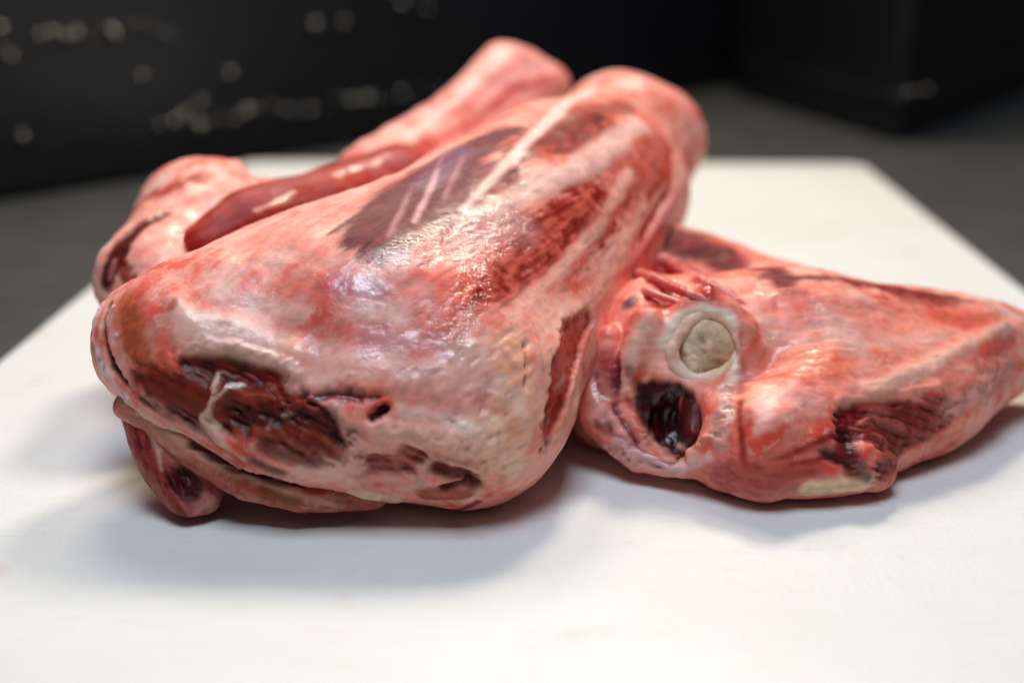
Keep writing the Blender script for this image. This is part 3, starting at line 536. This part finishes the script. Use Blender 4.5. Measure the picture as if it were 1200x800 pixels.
BACK_BONE_SHAPE = [
    ('+', 0, [(-55.4, 389.7, 50.3, 9.7), (-34.5, 435.8, 60.1, 7.7), (-15.3, 468.0, 75.9, 8.2)]),
    ('+', 6, [(-50.0, 388.1, 45.2, 9.7), (-27.0, 432.4, 49.5, 9.5), (-1.4, 471.6, 66.8, 8.9)]),
    ('+', 6, [(-52.7, 388.9, 47.7, 9.7), (-31.5, 435.2, 54.9, 8.3), (-7.8, 469.8, 71.3, 9.5)]),
    ('+', 5, [(3.6, 474.2, 67.7, 5.7)]),
]
BACK_BONE_TISSUE = [
    {'p': [(-42.6, 399.4, 60.3, 1.6), (-28.5, 436.6, 68.9, 2.1), (-14.4, 460.3, 80.9, 2.8)], 'c': 'f6d0c6', 'op': 0.8, 'soft': 1.5, 'warp': 1, 'fib': 0.8, 'disp': 0.3},
    {'p': [(-32.5, 408.8, 56.5, 1.1), (-16.7, 437.6, 62.0, 1.2), (1.1, 459.2, 65.9, 1.2)], 'c': 'f4c8bc', 'op': 0.7, 'soft': 1.2, 'warp': 1, 'fib': 0.8, 'disp': 0.3},
    {'p': [(-39.7, 396.9, 57.2, 1.6), (-22.4, 432.3, 61.3, 2.1), (-11.0, 448.6, 68.5, 1.8)], 'c': 'c4504c', 'op': 0.75, 'soft': 1.5, 'warp': 1.2, 'fib': 0.8},
    {'p': [(-11.1, 449.3, 69.3, 1.5), (1.0, 462.2, 71.7, 1.6)], 'c': 'bb4038', 'op': 0.7, 'soft': 1.2, 'warp': 1},
    {'p': [(-62.3, 382.8, 53.5, 2.6), (-44.3, 388.4, 56.8, 2.4)], 'c': 'b4504a', 'op': 0.75, 'soft': 2, 'warp': 1.5, 'fib': 0.8},
    {'p': [(-32.2, 404.6, 53.0, 1.4), (-16.6, 434.1, 58.1, 1.5)], 'c': '9a3a34', 'op': 0.6, 'soft': 1.5, 'warp': 1},
]

BACK_FLAP_SHAPE = [
    ('+', 0, [(-92.3, 258.2, 23.4, 3.1), (-79.0, 253.1, 17.0, 3.8), (-64.5, 250.0, 9.9, 4.5), (-53.0, 248.4, 7.5, 4.1), (-36.4, 250.4, 5.9, 2.6)]),
    ('+', 6, [(-86.6, 275.5, 11.7, 6.1), (-59.9, 273.5, 4.0, 8.2)]),
]
BACK_FLAP_TISSUE = [
    {'p': [(-92.7, 257.3, 26.4, 1.3), (-79.9, 250.7, 20.1, 1.3), (-67.3, 247.2, 14.1, 1.3), (-56.0, 245.2, 10.3, 1.1), (-43.3, 246.3, 6.2, 1.1)], 'c': 'dcb4a0', 'op': 0.9, 'soft': 0.8, 'warp': 0.8, 'disp': 0.6, 'rag': 0.4},
    {'p': [(-76.0, 249.8, 18.5, 1.1), (-61.8, 247.2, 13.1, 1.5), (-50.6, 246.4, 10.6, 0.9)], 'c': '531c14', 'op': 0.9, 'soft': 1, 'warp': 0.8, 'disp': -1},
    {'p': [(-59.7, 245.0, 9.7, 1.8), (-53.2, 244.3, 7.5, 1.5)], 'c': '8c5a34', 'op': 0.7, 'soft': 1.2, 'warp': 1, 'rag': 0.4},
    {'p': [(-43.4, 246.4, 5.7, 1.5), (-36.1, 247.8, 5.5, 1.5)], 'c': 'b06058', 'op': 0.7, 'soft': 1, 'warp': 1},
]

BACK_NUB_SHAPE = [
    ('+', 0, [(-89.3, 262.0, 21.9, 6.6), (-84.2, 257.0, 13.2, 7.3), (-78.1, 251.8, 6.8, 6.1)]),
    ('+', 6, [(-78.4, 257.9, 9.1, 7.0), (-74.4, 258.3, 6.8, 3.9)]),
    ('+', 4, [(-77.3, 249.8, 4.0, 3.0), (-74.7, 250.9, 4.0, 2.7)]),
    ('-', 5, [(-78.6, 244.3, 12.8, 1.5), (-76.3, 243.7, 10.7, 1.7)]),
]
BACK_NUB_TISSUE = [
    {'p': [(-89.3, 253.8, 20.7, 3.4), (-85.2, 249.7, 14.4, 3.7), (-80.7, 246.9, 9.5, 2.2)], 'c': '6e2220', 'op': 0.9, 'soft': 2, 'warp': 2, 'c2': '9a4a44', 'rag': 0.3},
    {'p': [(-79.8, 247.8, 11.6, 2.8), (-76.6, 246.8, 8.6, 3.2)], 'c': '3e1012', 'op': 0.92, 'soft': 1.8, 'warp': 2, 'disp': -1, 'rag': 0.4},
    {'p': [(-80.7, 253.1, 18.6, 1.9), (-73.4, 252.3, 12.3, 1.9)], 'c': 'dc9c92', 'op': 0.8, 'soft': 1.6, 'warp': 1.8, 'rag': 0.2},
    {'p': [(-88.5, 255.5, 24.1, 0.8), (-84.0, 251.2, 17.8, 0.6), (-83.1, 248.5, 12.9, 0.6)], 'c': 'e8bcb0', 'op': 0.7, 'soft': 0.8, 'warp': 1.2, 'disp': 0.4},
    {'p': [(-75.0, 246.3, 3.7, 0.9), (-71.4, 250.4, 7.0, 0.9)], 'c': 'dca8a0', 'op': 0.8, 'soft': 0.8, 'warp': 0.8},
]

RIGHT_FLESH_SHAPE = [
    ('+', 0, [(31.6, 303.7, 17.8, 23.7), (65.6, 307.9, 18.4, 22.2)]),
    ('+', 22, [(34.3, 358.1, 22.3, 20.8), (61.3, 350.8, 17.4, 18.5), (85.8, 347.5, 12.4, 16.9)]),
    ('+', 12, [(65.6, 307.9, 18.4, 21.1), (110.9, 320.2, 20.3, 13.7), (130.2, 325.1, 17.8, 8.8)]),
    ('+', 12, [(67.4, 283.4, 14.5, 14.0), (97.8, 299.3, 12.6, 13.4)]),
    ('+', 10, [(74.7, 277.5, 9.2, 10.2), (98.9, 298.9, 11.3, 11.9), (121.6, 319.6, 14.7, 10.5)]),
    ('+', 9, [(23.1, 296.9, 10.9, 15.6), (43.7, 274.2, 10.9, 13.3), (50.8, 267.7, 9.9, 12.7), (72.0, 265.4, 8.0, 6.7), (75.8, 266.0, 6.2, 4.7)]),
    ('+', 2.5, [(11.4, 292.2, 22.9, 5.9), (14.9, 280.7, 13.7, 5.8), (24.1, 273.2, 6.3, 4.3), (33.2, 267.9, 5.7, 3.0)]),
    ('+', 2, [(16.2, 289.3, 29.5, 3.7), (16.9, 282.2, 21.0, 2.9), (20.8, 278.1, 11.7, 1.8)]),
    ('+', 2.5, [(25.3, 286.1, 34.9, 3.7), (21.9, 281.5, 27.9, 3.3), (20.8, 280.1, 20.8, 2.2)]),
    ('+', 4, [(47.6, 284.3, 29.7, 4.7), (45.8, 282.7, 25.1, 4.7), (42.0, 281.7, 22.3, 3.9), (38.0, 281.1, 21.0, 3.9), (33.8, 281.2, 21.6, 3.9), (30.2, 282.3, 25.1, 3.3), (29.9, 283.9, 29.7, 3.3), (32.3, 285.4, 34.0, 3.9), (35.5, 286.8, 37.8, 3.9), (39.6, 287.3, 38.9, 3.9), (43.8, 286.8, 37.1, 4.7), (46.7, 285.8, 34.0, 4.7), (47.6, 284.3, 29.7, 4.7)]),
    ('+', 3, [(45.2, 277.9, 21.8, 2.2), (43.8, 274.1, 16.9, 2.6), (42.5, 271.2, 11.6, 2.2)]),
    ('-', 3, [(37.3, 273.3, 33.6, 6.5), (38.6, 282.8, 30.4, 6.7)]),
    ('-', 4, [(25.5, 268.2, 22.6, 5.9), (28.8, 268.3, 19.7, 7.9), (31.3, 271.9, 14.4, 7.2)]),
    ('+', 6, [(53.1, 269.6, 18.6, 7.5), (63.2, 276.1, 18.2, 7.0), (73.4, 283.5, 17.6, 4.1)]),
    ('+', 4, [(51.4, 263.1, 18.3, 5.8), (49.2, 259.9, 15.0, 3.1)]),
    ('-', 3, [(43.1, 254.5, 27.8, 1.1), (43.8, 256.2, 20.1, 1.7), (44.8, 252.8, 13.4, 1.1)]),
    ('-', 4, [(45.1, 245.8, 14.4, 1.3), (54.6, 249.2, 17.4, 1.5), (65.2, 256.3, 18.8, 1.7)]),
]
RIGHT_FLESH_TISSUE_AND_LIGHT = [
    {'p': [(60.2, 284.4, 31.5, 6.1), (75.1, 287.9, 32.6, 6.2), (93.4, 293.5, 28.7, 5.2)], 'c': 'e5a090', 'op': 0.6, 'soft': 4, 'warp': 3},
    {'p': [(51.6, 297.7, 40.2, 6.3), (67.5, 292.4, 37.6, 4.1)], 'c': 'cf5548', 'op': 0.5, 'soft': 4, 'warp': 3},
    {'p': [(100.7, 305.3, 31.6, 4.3), (112.6, 307.5, 28.7, 3.5)], 'c': 'd0564a', 'op': 0.6, 'soft': 3, 'warp': 2},
    {'p': [(69.2, 290.1, 35.7, 4.1), (74.7, 285.5, 31.2, 3.3)], 'c': 'f2cac4', 'op': 0.6, 'soft': 3, 'warp': 3, 'wet': 0.2},  # white highlight painted into the colour
    {'p': [(34.2, 350.8, 41.8, 6.4), (51.8, 343.9, 36.2, 6.3), (60.3, 300.1, 41.8, 3.4)], 'c': '5c1c24', 'op': 0.97, 'soft': 3, 'warp': 2.2, 'c2': '842c32', 'wet': 0.55},
    {'p': [(60.6, 301.6, 42.2, 2.1), (88.9, 311.3, 37.0, 2.2), (108.0, 315.7, 34.0, 1.6)], 'c': '7a2028', 'op': 0.9, 'soft': 1.5, 'warp': 1.5},
    {'p': [(19.4, 281.0, 30.2, 5.1), (13.5, 280.7, 21.6, 4.1)], 'c': 'dd8c86', 'op': 0.7, 'soft': 3, 'warp': 2},
    {'p': [(26.6, 342.8, 34.3, 2.2), (37.1, 339.1, 32.9, 2.2), (39.6, 285.9, 42.6, 1.6)], 'c': 'b8403c', 'op': 0.9, 'soft': 1, 'warp': 1, 'disp': 1.2, 'wet': 0.25},
    {'p': [(24.2, 341.0, 29.8, 1.9), (32.5, 294.9, 39.8, 1.5)], 'c': '8e1c1e', 'op': 0.85, 'soft': 1, 'warp': 1, 'disp': -1.2},
    {'p': [(21.7, 295.0, 37.5, 1.9)], 'c': '3a1430', 'op': 0.85, 'soft': 1.2, 'warp': 1},
    {'p': [(15.9, 282.5, 26.4, 3.3), (14.3, 277.4, 18.5, 2.8)], 'c': '8e2c2c', 'op': 0.75, 'soft': 2.5, 'warp': 2},
    {'p': [(25.4, 282.5, 36.1, 3.2), (27.5, 279.9, 28.5, 2.8)], 'c': 'f2c2b2', 'op': 0.7, 'soft': 2, 'warp': 1.5},
    {'p': [(9.9, 288.1, 7.4, 2.5), (19.4, 271.0, 8.1, 2.4), (31.0, 265.7, 6.3, 2.0)], 'c': 'ecbcb0', 'op': 0.8, 'soft': 1.5, 'warp': 1.2, 'rag': 0.4},
    {'p': [(13.4, 276.0, 16.9, 1.6), (17.4, 273.0, 12.7, 1.6)], 'c': '7a5a80', 'op': 0.5, 'soft': 1.5, 'warp': 1},
    {'p': [(29.4, 281.1, 32.4, 2.0), (32.4, 282.7, 37.2, 1.8), (38.2, 283.4, 39.7, 1.8), (43.7, 282.2, 38.1, 1.8), (46.6, 280.6, 32.7, 1.8), (46.1, 277.3, 26.4, 1.8), (42.7, 271.9, 24.1, 1.6)], 'c': 'fbe4d4', 'op': 0.95, 'soft': 1.2, 'warp': 0.8, 'wet': 0.4},
    {'p': [(23.8, 282.0, 35.2, 1.8), (20.9, 278.3, 27.9, 1.8), (19.5, 277.9, 20.5, 1.4)], 'c': 'e6c0b0', 'op': 0.8, 'soft': 1.2, 'warp': 1},
    {'p': [(11.6, 284.8, 24.4, 2.5), (14.6, 275.3, 15.9, 2.4), (23.7, 269.5, 8.4, 2.0)], 'c': 'e4b0a4', 'op': 0.7, 'soft': 2, 'warp': 1.5},
    {'p': [(18.3, 281.0, 25.8, 0.7), (17.9, 276.3, 16.8, 0.8), (23.0, 271.6, 10.5, 0.8)], 'c': '6a2030', 'op': 0.9, 'soft': 0.8, 'warp': 0.8, 'disp': -0.9},  # purple fold line, with crease shade put into the colour
    {'p': [(13.1, 282.5, 23.1, 0.6), (16.6, 273.2, 12.6, 0.6), (27.2, 267.4, 6.6, 0.6)], 'c': '7a2834', 'op': 0.7, 'soft': 0.8, 'warp': 0.8, 'disp': -0.6},  # outer fold line, its crease darkened as painted shade
    {'p': [(50.3, 261.3, 24.4, 3.8), (61.1, 267.5, 23.7, 3.7)], 'c': 'f0b0a6', 'op': 0.85, 'soft': 2.5, 'warp': 1.5, 'wet': 0.42},
    {'p': [(48.6, 258.3, 20.3, 1.5), (50.8, 262.2, 24.8, 1.0), (57.9, 270.0, 26.0, 1.2)], 'c': 'f6d2c8', 'op': 0.6, 'soft': 1.5, 'warp': 1.2},
    {'p': [(45.4, 265.7, 23.4, 0.8), (45.1, 259.1, 17.8, 1.0), (45.7, 256.1, 11.9, 0.8), (55.3, 256.7, 14.4, 0.8), (65.8, 262.2, 16.7, 1.0)], 'c': '8c241c', 'op': 0.9, 'soft': 0.8, 'warp': 0.6},
    {'p': [(26.6, 277.1, 18.7, 5.3), (31.5, 278.9, 15.9, 8.6), (33.0, 277.9, 10.8, 6.5)], 'c': '1e0504', 'op': 0.98, 'soft': 1.0, 'warp': 1.2, 'wet': 0.33, 'rag': 0.35, 'c2': '480c0a', 'ax': (0.1, 0.2, 1)},  # dark clot, with the hollow's shade painted into its black
    {'p': [(21.1, 277.7, 20.6, 1.0), (22.5, 274.5, 13.2, 1.2), (28.6, 272.8, 7.5, 1.2), (34.7, 265.1, 10.0, 1.0), (38.4, 262.9, 16.1, 1.0)], 'c': 'e8a898', 'op': 0.85, 'soft': 0.8, 'warp': 1.4, 'disp': 0.9, 'rag': 1.0},
    {'p': [(17.4, 272.5, 11.4, 1.0), (25.3, 268.9, 8.0, 1.0), (32.9, 265.1, 7.0, 1.0), (38.5, 261.4, 11.5, 1.0)], 'c': 'e8c8c0', 'op': 0.8, 'soft': 0.8, 'warp': 1.0, 'disp': 0.9, 'rag': 0.3},
    {'p': [(13.5, 274.8, 13.0, 1.0), (23.4, 270.5, 9.5, 0.8), (31.1, 267.6, 7.6, 0.8)], 'c': '9a4a50', 'op': 0.7, 'soft': 0.8, 'warp': 0.9, 'disp': -0.8},
    {'p': [(21.0, 278.2, 25.8, 1.2), (22.5, 278.1, 22.6, 1.2)], 'c': '7a2028', 'op': 0.6, 'soft': 1.2, 'warp': 1},
    {'p': [(51.3, 294.9, 38.9, 1.7), (54.5, 287.1, 32.7, 2.1), (50.6, 279.5, 26.7, 1.6)], 'c': 'eec4b4', 'op': 0.5, 'soft': 2, 'warp': 2, 'disp': 0.5},
    {'p': [(47.0, 281.0, 34.6, 1.0), (47.8, 278.2, 27.1, 1.2), (44.9, 271.0, 24.5, 1.0)], 'c': 'c44438', 'op': 0.7, 'soft': 1.2, 'warp': 1, 'disp': -0.7},
    {'p': [(57.9, 281.3, 28.3, 2.8), (71.4, 278.9, 28.2, 2.8)], 'c': 'e8845c', 'op': 0.5, 'soft': 3, 'warp': 2.5},
    {'p': [(83.9, 289.4, 30.0, 2.1), (98.6, 296.9, 28.7, 1.7)], 'c': 'f2d0c4', 'op': 0.5, 'soft': 2.5, 'warp': 2.5},
    {'p': [(112.4, 315.4, 33.1, 1.1), (99.8, 310.4, 34.1, 1.5), (90.6, 309.0, 36.1, 1.3)], 'c': '8c2c2c', 'op': 0.6, 'soft': 1.5, 'warp': 1.5},
    {'p': [(42.7, 271.9, 24.1, 1.6), (41.8, 263.9, 19.9, 2.3), (40.7, 260.7, 15.0, 1.9)], 'c': 'd9a79c', 'op': 0.9, 'soft': 1, 'warp': 1, 'disp': 0.6, 'rag': 0.4},
    {'p': [(41.8, 258.9, 7.4, 4.2), (50.6, 255.0, 9.4, 4.6), (62.3, 257.5, 11.4, 2.7)], 'c': 'a83430', 'op': 0.85, 'soft': 2, 'warp': 1.5, 'c2': 'b65a54'},
    {'p': [(45.5, 257.1, 5.1, 2.3), (56.8, 256.7, 6.5, 1.9)], 'c': 'c06a66', 'op': 0.6, 'soft': 2, 'warp': 1.5},
    {'p': [(60.9, 257.5, 5.7, 2.3), (72.6, 258.9, 6.1, 2.3), (76.7, 260.4, 7.1, 1.2)], 'c': 'f0d2b4', 'op': 0.95, 'soft': 0.9, 'warp': 0.8},
    {'p': [(76.8, 274.6, 23.4, 1.6), (91.4, 285.0, 25.0, 1.8), (105.1, 296.7, 26.6, 1.9), (120.4, 310.9, 27.6, 1.8)], 'c': 'f8c6b6', 'op': 0.85, 'soft': 1.2, 'warp': 1.2, 'disp': 0.8, 'wet': 0.25},
    {'p': [(74.0, 270.3, 20.8, 1.8), (83.1, 275.0, 20.5, 1.6)], 'c': '9a2f26', 'op': 0.85, 'soft': 1, 'warp': 1, 'disp': -1},
    {'p': [(70.3, 266.0, 18.3, 3.9), (82.0, 270.4, 15.1, 6.7), (96.0, 280.0, 15.6, 4.1), (79.1, 263.1, 9.7, 4.7)], 'c': '7a2c24', 'op': 0.95, 'soft': 1.2, 'warp': 1.5, 'rag': 0.5, 'c2': '9c5850', 'disp': -0.6, 'wet': 0.45, 'ax': (0.8, 0.3, -0.4)},
    {'p': [(71.8, 268.9, 20.3, 2.7), (67.4, 259.7, 13.6, 1.9), (70.4, 258.6, 9.0, 1.5)], 'c': '7a1c18', 'op': 0.85, 'soft': 1.2, 'warp': 1.2, 'disp': -1},
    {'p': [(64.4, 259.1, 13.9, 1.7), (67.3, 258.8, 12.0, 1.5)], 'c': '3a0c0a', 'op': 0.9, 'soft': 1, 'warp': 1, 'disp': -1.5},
    {'p': [(68.8, 269.4, 22.2, 0.8), (81.0, 275.0, 21.8, 0.8), (95.2, 282.8, 21.1, 0.8)], 'c': 'e8a898', 'op': 0.8, 'soft': 0.8, 'warp': 1, 'disp': 0.7},
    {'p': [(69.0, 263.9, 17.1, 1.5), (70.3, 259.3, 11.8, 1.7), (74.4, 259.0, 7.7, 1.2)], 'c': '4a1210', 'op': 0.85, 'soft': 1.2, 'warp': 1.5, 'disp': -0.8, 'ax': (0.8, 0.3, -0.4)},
    {'p': [(97.3, 280.9, 15.8, 2.0), (107.6, 288.4, 17.3, 3.3), (119.9, 303.1, 18.7, 2.6)], 'c': 'd09a92', 'op': 0.8, 'soft': 2, 'warp': 2, 'rag': 0.4},
    {'p': [(113.1, 317.7, 33.6, 2.2), (125.4, 316.2, 28.3, 1.8)], 'c': 'e8c4bc', 'op': 0.8, 'soft': 1.5, 'warp': 1},
    {'p': [(122.2, 308.6, 23.8, 1.3), (109.8, 297.4, 24.1, 1.1)], 'c': 'c9605a', 'op': 0.7, 'soft': 1, 'warp': 0.8},
]

RIGHT_MUSCLE_SHAPE = [
    ('+', 0, [(35.0, 279.5, 20.9, 2.4), (36.5, 274.9, 16.7, 3.8), (35.6, 270.4, 12.9, 3.4), (33.2, 269.5, 10.3, 1.8)]),
]
RIGHT_MUSCLE_TISSUE = [
    {'p': [(32.1, 268.4, 11.2, 0.8), (36.1, 268.7, 9.4, 0.8), (39.4, 269.5, 12.3, 0.8)], 'c': 'e0b0a0', 'op': 0.8, 'soft': 0.6, 'warp': 0.6},
    {'p': [(31.6, 277.3, 18.7, 1.6), (30.8, 271.2, 13.6, 1.4)], 'c': '3a0a08', 'op': 0.7, 'soft': 1.5, 'warp': 1},
    {'p': [(33.5, 277.6, 21.8, 0.5), (31.9, 274.8, 16.5, 0.5), (31.2, 270.5, 11.8, 0.5)], 'c': 'c8786a', 'op': 0.8, 'soft': 0.5, 'warp': 0.8, 'disp': 0.3},
    {'p': [(36.0, 271.6, 18.8, 1.8), (35.2, 267.8, 15.1, 1.6)], 'c': '6a1a16', 'op': 0.7, 'soft': 2, 'warp': 1},
    {'p': [(31.3, 278.0, 18.4, 0.4)], 'c': 'e0b0a0', 'soft': 0.4, 'warp': 0.2, 'disp': 0.4},
    {'p': [(32.7, 279.4, 21.8, 0.5)], 'c': 'e0b0a0', 'soft': 0.4, 'warp': 0.2, 'disp': 0.4},
    {'p': [(31.4, 273.9, 15.7, 0.4)], 'c': 'e0b0a0', 'soft': 0.4, 'warp': 0.2, 'disp': 0.4},
]

RIGHT_BONE_SHAPE = [
    ('+', 0, [(46.4, 282.9, 30.2, 1.4), (45.8, 281.5, 26.8, 2.1), (43.1, 280.3, 24.5, 2.1), (40.0, 279.3, 23.4, 2.1), (37.0, 278.7, 23.2, 1.4), (33.9, 278.7, 24.5, 1.4), (31.6, 279.5, 27.5, 1.4), (31.0, 280.6, 30.8, 1.4), (32.7, 282.0, 33.9, 1.4), (35.0, 283.4, 36.8, 1.4), (37.8, 284.5, 38.3, 1.4), (41.0, 284.8, 37.8, 1.4), (43.9, 284.6, 35.9, 1.4), (45.8, 284.0, 33.4, 1.4), (46.4, 282.9, 30.2, 1.4)]),
]
RIGHT_BONE_TISSUE = [
    {'p': [(43.5, 278.3, 24.9, 2.4), (46.1, 282.1, 32.2, 1.6)], 'c': 'e2c09a', 'op': 0.7, 'soft': 2},
    {'p': [(31.3, 278.5, 29.0, 1.2), (33.3, 281.8, 36.4, 1.0)], 'c': 'c48a70', 'op': 0.5, 'soft': 1.5},
]

RIGHT_MARROW_SHAPE = [
    ('+', 0, [(42.1, 284.7, 29.7, 4.9), (41.5, 284.1, 28.0, 4.9), (40.0, 283.7, 26.9, 4.9), (38.5, 283.5, 26.5, 4.9), (37.0, 283.6, 26.7, 4.9), (35.7, 284.0, 28.0, 4.9), (35.5, 284.6, 29.7, 4.9), (36.4, 285.2, 31.3, 4.9), (37.6, 285.7, 32.7, 4.9), (39.1, 285.8, 33.1, 4.9), (40.7, 285.6, 32.5, 4.9), (41.8, 285.3, 31.3, 4.9), (42.1, 284.7, 29.7, 4.9), (38.8, 284.7, 29.7, 4.9)]),
    ('-', 1, [(32.5, 238.2, 45.7, 44.8)]),
]
RIGHT_MARROW_TISSUE = [
    {'p': [(38.2, 280.3, 31.2, 6.8)], 'c': 'c9a990', 'op': 0.3, 'soft': 1, 'crumb': 0.08, 'rag': 0.08},
    {'p': [(41.8, 279.6, 29.8, 1.8), (39.1, 278.7, 26.4, 1.6)], 'c': 'a88a70', 'op': 0.7, 'soft': 2, 'warp': 2},
    {'p': [(32.3, 281.8, 32.1, 0.8), (33.1, 279.8, 27.5, 0.8)], 'c': 'a07058', 'op': 0.7, 'soft': 1, 'warp': 1.5},
    {'p': [(37.4, 281.2, 33.5, 0.6)], 'c': 'a08068', 'op': 0.7, 'soft': 0.8, 'warp': 1.5},
    {'p': [(35.4, 281.3, 33.4, 2.0)], 'c': 'd8ccb8', 'op': 0.5, 'soft': 2},
]

RIGHT_TENDON_SHAPE = [
    ('+', 0, [(23.6, 347.0, 38.2, 1.9), (35.7, 338.6, 36.0, 1.9), (41.5, 298.2, 41.6, 1.5), (52.0, 292.2, 36.7, 0.6)]),
    ('+', 1.5, [(20.2, 344.4, 32.8, 1.9), (27.7, 301.4, 42.1, 1.5), (35.8, 285.0, 42.6, 1.0), (43.4, 283.7, 40.1, 0.5)]),
    ('+', 1.5, [(18.8, 343.2, 28.1, 1.7), (26.1, 293.9, 40.7, 1.2), (34.7, 284.4, 40.2, 0.6)]),
]
RIGHT_TENDON_TISSUE = [
    {'p': [(21.3, 334.2, 33.0, 1.9), (27.5, 298.8, 41.5, 1.3), (33.6, 287.0, 42.2, 1.0)], 'c': 'c8343a', 'op': 0.8, 'soft': 0.8, 'warp': 0.6},
    {'p': [(32.1, 339.3, 37.8, 1.0), (39.5, 301.9, 41.6, 1.1), (46.9, 293.9, 39.1, 0.8)], 'c': 'f0b4b0', 'op': 0.8, 'soft': 0.8, 'warp': 0.6, 'wet': 0.3},
]

PINK = ('f4b4a6', 'de7062', 'f9d6c8'); RED = ('a4382c', '861f18', 'c06a5c'); ROSE = ('f0aea4', 'dc7a70', 'f6d0c4')
AX_FRONT = (110, 135, 45)
# front shank
front = tag(empty('meat_shank', (-0.03, 0.30, 0)), 'biggest raw shank lying on top, its dark cut joint face towards the viewer', 'meat', 'raw meat shanks on the board')
flesh('flesh', FRONT_FLESH_SHAPE, FRONT_FLESH_TISSUE_AND_LIGHT, PINK, AX_FRONT, front, MEAT, h=1.1, sub=1, seed=11, rough=.46)
flesh('cartilage', FRONT_CARTILAGE_SHAPE, FRONT_CARTILAGE_TISSUE, ('f4ccb4', 'e8ac94', 'f8dcc8'), AX_FRONT, front, MEAT, h=0.6, sub=1, seed=12, lump=.3)
# shank behind
back = tag(empty('meat_shank', (-0.07, 0.34, 0)), 'raw shank half hidden behind the biggest one, bare bone end raised at the top', 'meat', 'raw meat shanks on the board')
flesh('flesh', BACK_FLESH_SHAPE, BACK_FLESH_TISSUE, PINK, (100, 140, 60), back, MEAT, h=1.3, sub=1, seed=21, rough=.42, lump=.8)
flesh('muscle', BACK_MUSCLE_SHAPE, BACK_MUSCLE_TISSUE, RED, (100, 90, 30), back, MEAT, h=1.0, sub=1, seed=22, rough=.52)
flesh('bone_end', BACK_BONE_SHAPE, BACK_BONE_TISSUE, ROSE, (100, 140, 60), back, MEAT, h=1.2, sub=1, seed=23, lump=.9, rough=.5)
flesh('fat_flap', BACK_FLAP_SHAPE, BACK_FLAP_TISSUE, ('c88474', 'a45042', 'e0b8a6'), (80, 0, -15), back, MEAT, h=0.8, sub=1, seed=24)
flesh('shank_stub', BACK_NUB_SHAPE, BACK_NUB_TISSUE, ('a8564e', '7a2c28', 'cc948a'), (10, 0, -20), back, MEAT, h=0.8, sub=1, seed=25, lump=.9)
# right shank
rgt = tag(empty('meat_shank', (0.06, 0.31, 0)), 'raw shank on the right showing a round sawn bone end', 'meat', 'raw meat shanks on the board')
flesh('flesh', RIGHT_FLESH_SHAPE, RIGHT_FLESH_TISSUE_AND_LIGHT, ('ec9a8a', 'd26052', 'f4c8b8'), (100, 20, 5), rgt, MEAT, h=1.1, sub=1, seed=31, rough=.38, lump=.8)
flesh('muscle', RIGHT_MUSCLE_SHAPE, RIGHT_MUSCLE_TISSUE, ('4c100e', '340808', '68221e'), (0, 20, 60), rgt, MEAT, h=0.6, sub=1, seed=32, rough=.4, lump=.3)
bone = flesh('sawn_bone', RIGHT_BONE_SHAPE, RIGHT_BONE_TISSUE, ('fbe6d6', 'f2d0ba', 'fdf2e8'), (0, 1, 0.1), rgt, MEAT, h=0.5, sub=1, seed=34, rough=.5, lump=.7)
flesh('marrow', RIGHT_MARROW_SHAPE, RIGHT_MARROW_TISSUE, ('e2ccb4', 'cdb094', 'eedcc8'), (0, 1, 0.1), bone, MEAT, h=0.6, sub=1, seed=35, rough=.6, lump=.4)
flesh('tendon', RIGHT_TENDON_SHAPE, RIGHT_TENDON_TISSUE, ('d88078', 'b84440', 'ecb4ac'), (60, -20, -10), rgt, MEAT, h=0.6, sub=1, seed=36, rough=.3, lump=.4)
